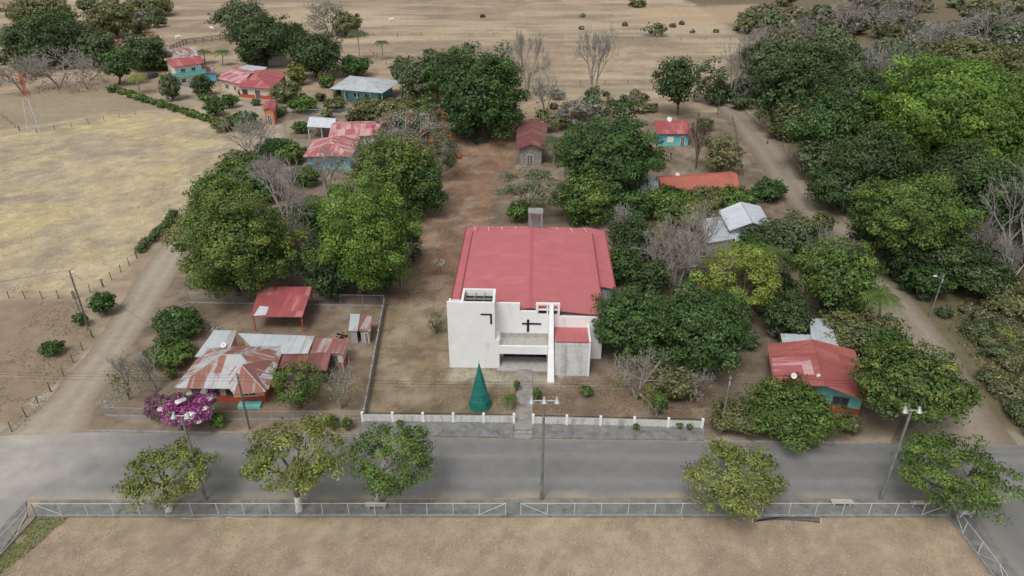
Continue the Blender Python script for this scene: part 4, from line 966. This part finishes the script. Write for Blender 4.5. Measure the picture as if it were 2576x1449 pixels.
for i in range(5):
    pts=[]
    for k in range(15):
        s=k/14; q=at(1893+s*172,1311-7*math.sin(s*math.pi)+i*2.0-4+1.2*math.sin(s*5+i)); pts.append(q+Vector((0,0,.04)))
    b.path(pts,.022,'pipe',6)
    for e in (pts[0],pts[-1]): b.tube(e-Vector((.06,0,0)),e+Vector((.06,0,0)),.04,.04,'wpost',6)
b.build('pipe_bundle')
b=MB(); b.path([at(455+k*11,1304+2.5*math.sin(k*.5))+Vector((0,0,.04)) for k in range(16)],.02,'wpost',5); b.build('hose')
b=MB()
for i in range(26):
    q=at(1610+random.uniform(-28,28),262+random.uniform(-8,8)); a=random.uniform(0,3.1); d=Vector((math.cos(a),math.sin(a),random.uniform(-.05,.25)))*random.uniform(1,2.6); q.z=.25; b.tube(q,q+d,.2,.15,M['orange'] if i%4==0 else 'greybark',6)
b.build('log_pile')
def rubble(px,py,r,m,n=40,name='rubble_pile'):
    b=MB(); c=at(px,py)
    for i in range(n):
        a=random.random()*6.28; d=r*math.sqrt(random.random()); q=c+Vector((math.cos(a)*d,math.sin(a)*d,0)); s=random.uniform(.05,.22); h=s*random.uniform(.3,.7)
        pts=[q+Vector((math.cos(t)*s*random.uniform(.6,1.2),math.sin(t)*s*random.uniform(.6,1.2),h)) for t in np.linspace(0,5.2,5)]
        b.slab(pts,h+.02,m)
    b.build(name)
rubble(1103,662,1.2,'concl'); rubble(540,825,1.0,'grey'); rubble(90,1012,1.0,'concl',30); rubble(862,843,.8,'dark',25); rubble(285,1005,1.4,'conc',35); rubble(1105,720,.9,'conc',20); rubble(845,270,2.5,'concl',60)
# fallen branches and scraps around the yards
b=MB()
for i in range(170):
    px,py=random.choice(((random.uniform(500,950),random.uniform(775,830)),(random.uniform(980,1130),random.uniform(600,760)),(random.uniform(1150,1280),random.uniform(380,560)),(random.uniform(1400,1850),random.uniform(960,1040)),(random.uniform(290,420),random.uniform(930,1030)),(random.uniform(1600,1760),random.uniform(360,420)),(random.uniform(470,1040),random.uniform(680,750))))
    q=at(px,py)+Vector((0,0,.05)); a=random.uniform(0,3.14); L_=random.uniform(.4,1.8); d=Vector((math.cos(a),math.sin(a),0))*L_
    m_=q+d*.5+Vector((random.uniform(-.15,.15),random.uniform(-.15,.15),.04)); b.tube(q,m_,.03,.025,'greybark',4); b.tube(m_,q+d,.025,.012,'greybark',4)
b.build('fallen_branches')
# ================= car, motorcycle =================
def car(px,py,yaw):
    g=Group('parked_car'); p=at(px,py); c,s=math.cos(yaw),math.sin(yaw)
    tf=lambda x,y,z:p+Vector((x*c-y*s,x*s+y*c,z))
    pr=[(-2.2,.35),(-2.25,.8),(-1.9,.95),(-1.1,1.0),(-.5,1.5),(1.2,1.52),(1.95,1.0),(2.2,.9),(2.2,.35)]
    b=g['body']
    A=[tf(x,-.85*(1 if z<1.1 else .8),z) for x,z in pr];B=[tf(x,.85*(1 if z<1.1 else .8),z) for x,z in pr]
    b.poly(A,'carpaint');b.poly(B[::-1],'carpaint')
    for i in range(len(A)): j=(i+1)%len(A); b.poly([A[i],B[i],B[j],A[j]],'glass' if i in(3,5) else 'carpaint')
    for sy in(-1,1):
        g['windows'].slab([tf(-.85,sy*.88,1.02),tf(1.6,sy*.88,1.02),tf(1.1,sy*.72,1.45),tf(-.45,sy*.72,1.45)],.02,'glass')
        for x in(-1.35,1.35): g['wheels'].tube(tf(x,sy*.68,.33),tf(x,sy*.9,.33),.33,.33,'tyre',14); g['wheels'].tube(tf(x,sy*.9,.33),tf(x,sy*.92,.33),.18,.18,'metal',10)
    g.build()
car(383,196,1.2)
g=Group('motorcycle'); p=at(1930,360)
for dx in(-.65,.65):
    for i in range(12):
        a0,a1=2*math.pi*i/12,2*math.pi*(i+1)/12
        g['wheels'].tube(p+Vector((dx*.4+math.cos(a0)*.1,dx+math.cos(a0)*.3,.32+math.sin(a0)*.3)),p+Vector((dx*.4+math.cos(a1)*.1,dx+math.cos(a1)*.3,.32+math.sin(a1)*.3)),.06,.06,'tyre',5)
g['frame'].tube(p+Vector((-.26,-.65,.32)),p+Vector((-.15,-.4,1.0)),.05,.05,'metal',5); g['frame'].tube(p+Vector((-.4,-.35,1.05)),p+Vector((.12,-.45,1.05)),.03,.03,'black',5)
g['body'].tube(p+Vector((-.15,-.4,.75)),p+Vector((.2,.5,.8)),.17,.12,'red',8); g['seat'].tube(p+Vector((0,0,.9)),p+Vector((.25,.6,.92)),.12,.1,'black',8); g['engine'].tube(p+Vector((0,-.2,.35)),p+Vector((0.1,.15,.4)),.16,.16,'metal',8)
g.build()
# ================= cows =================
def cow(px,py,yaw,graze=False):
    p=at(px,py); hd=[(1.35,0,1.35),(1.65,0,1.45)] if not graze else [(1.3,0,.75),(1.5,0,.35)]
    V=[(-.75,0,1.2),(-.2,0,1.12),(.4,0,1.12),(.85,0,1.2),(1.1,0,1.3 if not graze else 1.0),hd[0],hd[1]]
    R=[(.27,.3),(.34,.38),(.34,.40),(.25,.33),(.15,.2),(.13,.15),(.08,.09)]
    E=[(i,i+1) for i in range(6)]
    def add(v,r,par): V.append(v);R.append((r,r));E.append((par,len(V)-1));return len(V)-1
    for sy in(-1,1):
        a=add((-.72,sy*.2,.95),.17,0);a=add((-.58,sy*.22,.72),.11,a);a=add((-.82,sy*.22,.45),.06,a);a=add((-.76,sy*.22,.05),.055,a)
        a=add((.72,sy*.2,.85),.13,3);a=add((.72,sy*.2,.48),.07,a);a=add((.70,sy*.2,.05),.055,a)
        a=add((V[5][0]-.02,sy*.22,V[5][2]+.08),.035,5)
    a=add((-1.02,0,1.2),.05,0);add((-1.08,0,.6),.03,a)
    add((.7,0,1.55),.12,3)
    me=bpy.data.meshes.new('cow'); me.from_pydata(V,E,[]); ob=bpy.data.objects.new('cow',me); COL.objects.link(ob)
    me.materials.append(M['hide'])
    md=ob.modifiers.new('Skin','SKIN')
    for i,sv in enumerate(me.skin_vertices[0].data): sv.radius=R[i]; sv.use_root=(i==0)
    md.use_smooth_shade=True
    sb_=ob.modifiers.new('Sub','SUBSURF'); sb_.levels=1; sb_.render_levels=1
    ob.location=p; ob.rotation_euler=(0,0,yaw); ob.scale=(1.15,)*3
for a in ((535,78,2.6,False),(449,100,.3,True),(394,112,1.4,True),(985,55,.2,True)): cow(*a)
# ================= grass tufts =================
def tufts(name,poly,n,cols,h=.16,w=.12):
    P_=[(at(*q).x,at(*q).y) for q in poly]; xs_=[q[0] for q in P_]; ys_=[q[1] for q in P_]
    x=rng.uniform(min(xs_),max(xs_),n*2); y=rng.uniform(min(ys_),max(ys_),n*2); k=(inpoly_sd(x,y,P_)>0)&(fbm(x,y,3,40)>.40); x=x[k][:n];y=y[k][:n]; n=len(x)
    a=rng.uniform(0,np.pi,n); hh=h*rng.uniform(.3,1.2,n); ww=w*rng.uniform(.4,1.5,n); lx,ly=rng.normal(size=n)*.1,rng.normal(size=n)*.1+.06
    z=np.full(n,.015)
    V=np.stack([np.stack([x-np.cos(a)*ww*.4,y-np.sin(a)*ww*.4,z],-1),np.stack([x+np.cos(a)*ww*.4,y+np.sin(a)*ww*.4,z],-1),np.stack([x+np.cos(a)*ww+lx,y+np.sin(a)*ww+ly,hh],-1),np.stack([x-np.cos(a)*ww+lx,y-np.sin(a)*ww+ly,hh*.8],-1)],1).reshape(-1,3)
    c=np.array([lin(*q) for q in cols])[rng.integers(0,len(cols),n)]*rng.uniform(.85,1.2,n)[:,None]
    quadmesh(name,V,np.arange(n*4).reshape(-1,4),np.repeat(c,4,axis=0),None,[M['leaf']])
tufts('dry_grass',[(-100,340),(560,330),(640,400),(430,565),(190,740),(-100,740)],12000,[(206,190,150),(196,178,138),(176,160,130)],.08,.14)
tufts('dry_grass',[(110,1305),(2370,1305),(2560,1560),(-100,1560)],14000,[(180,160,136),(160,142,116),(192,172,146)],.035,.05)
tufts('weeds',[(965,775),(1130,775),(1130,930),(1290,935),(1290,1035),(925,1035)],2500,[(150,144,98),(164,150,114),(128,130,84)],.05,.08)
tufts('weeds',[(90,1304),(170,1304),(60,1400),(-40,1470),(-60,1440)],1800,[(112,118,70),(134,134,90)],.08,.09)
tufts('leaf_litter',[(1130,350),(1290,340),(1240,560),(1180,570),(1140,780),(1000,760),(1060,600)],9000,[(160,120,96),(134,98,78),(176,140,112)],.04,.1)
tufts('leaf_litter',[(480,640),(1040,640),(960,760),(480,740)],5000,[(124,100,84),(150,120,98)],.04,.1)
tufts('leaf_litter',[(1400,950),(1900,900),(1800,1040),(1345,1040)],4000,[(134,108,90),(160,134,108)],.04,.1)
tufts('dry_grass',[(60,1085),(-60,1000),(100,760),(190,760),(230,850),(120,1000)],2500,[(150,136,108),(130,126,88)],.08,.1)
tufts('dry_grass',[(2430,720),(2700,690),(2700,1110),(2560,1090),(2400,830)],7000,[(150,140,100),(130,126,84),(120,104,82)],.3,.2)
# ================= light, sky, camera =================
W=bpy.data.worlds.new('World'); scene.world=W; W.use_nodes=True; nt=W.node_tree; nt.nodes.clear()
o=nt.nodes.new('ShaderNodeOutputWorld'); bg=nt.nodes.new('ShaderNodeBackground'); sk=nt.nodes.new('ShaderNodeTexSky')
sk.sky_type='NISHITA'; sk.sun_disc=False; el=math.radians(58); az=math.radians(205)
sk.sun_elevation=el; sk.sun_rotation=az; sk.dust_density=4; sk.air_density=1
hs=nt.nodes.new('ShaderNodeHueSaturation'); hs.inputs['Saturation'].default_value=.15
nt.links.new(sk.outputs[0],hs.inputs['Color']); nt.links.new(hs.outputs[0],bg.inputs[0]); bg.inputs[1].default_value=.135; nt.links.new(bg.outputs[0],o.inputs[0])
sd=bpy.data.lights.new('sun','SUN'); sd.energy=1.35; sd.angle=math.radians(18); sd.color=(1,.985,.96)
so=bpy.data.objects.new('sun',sd); COL.objects.link(so)
dv=Vector((math.sin(az)*math.cos(el),math.cos(az)*math.cos(el),math.sin(el)))
so.rotation_euler=dv.to_track_quat('Z','Y').to_euler(); so.location=(0,0,80)
cam=bpy.data.cameras.new('camera'); co=bpy.data.objects.new('camera',cam); COL.objects.link(co)
cam.sensor_width=36; cam.lens=36*F/2576; cam.clip_end=6000; cam.clip_start=.5
co.location=(0,0,H); co.rotation_euler=(math.pi/2-TH,0,0); scene.camera=co
scene.view_settings.view_transform='Standard'; scene.view_settings.look='None'; scene.view_settings.exposure=0
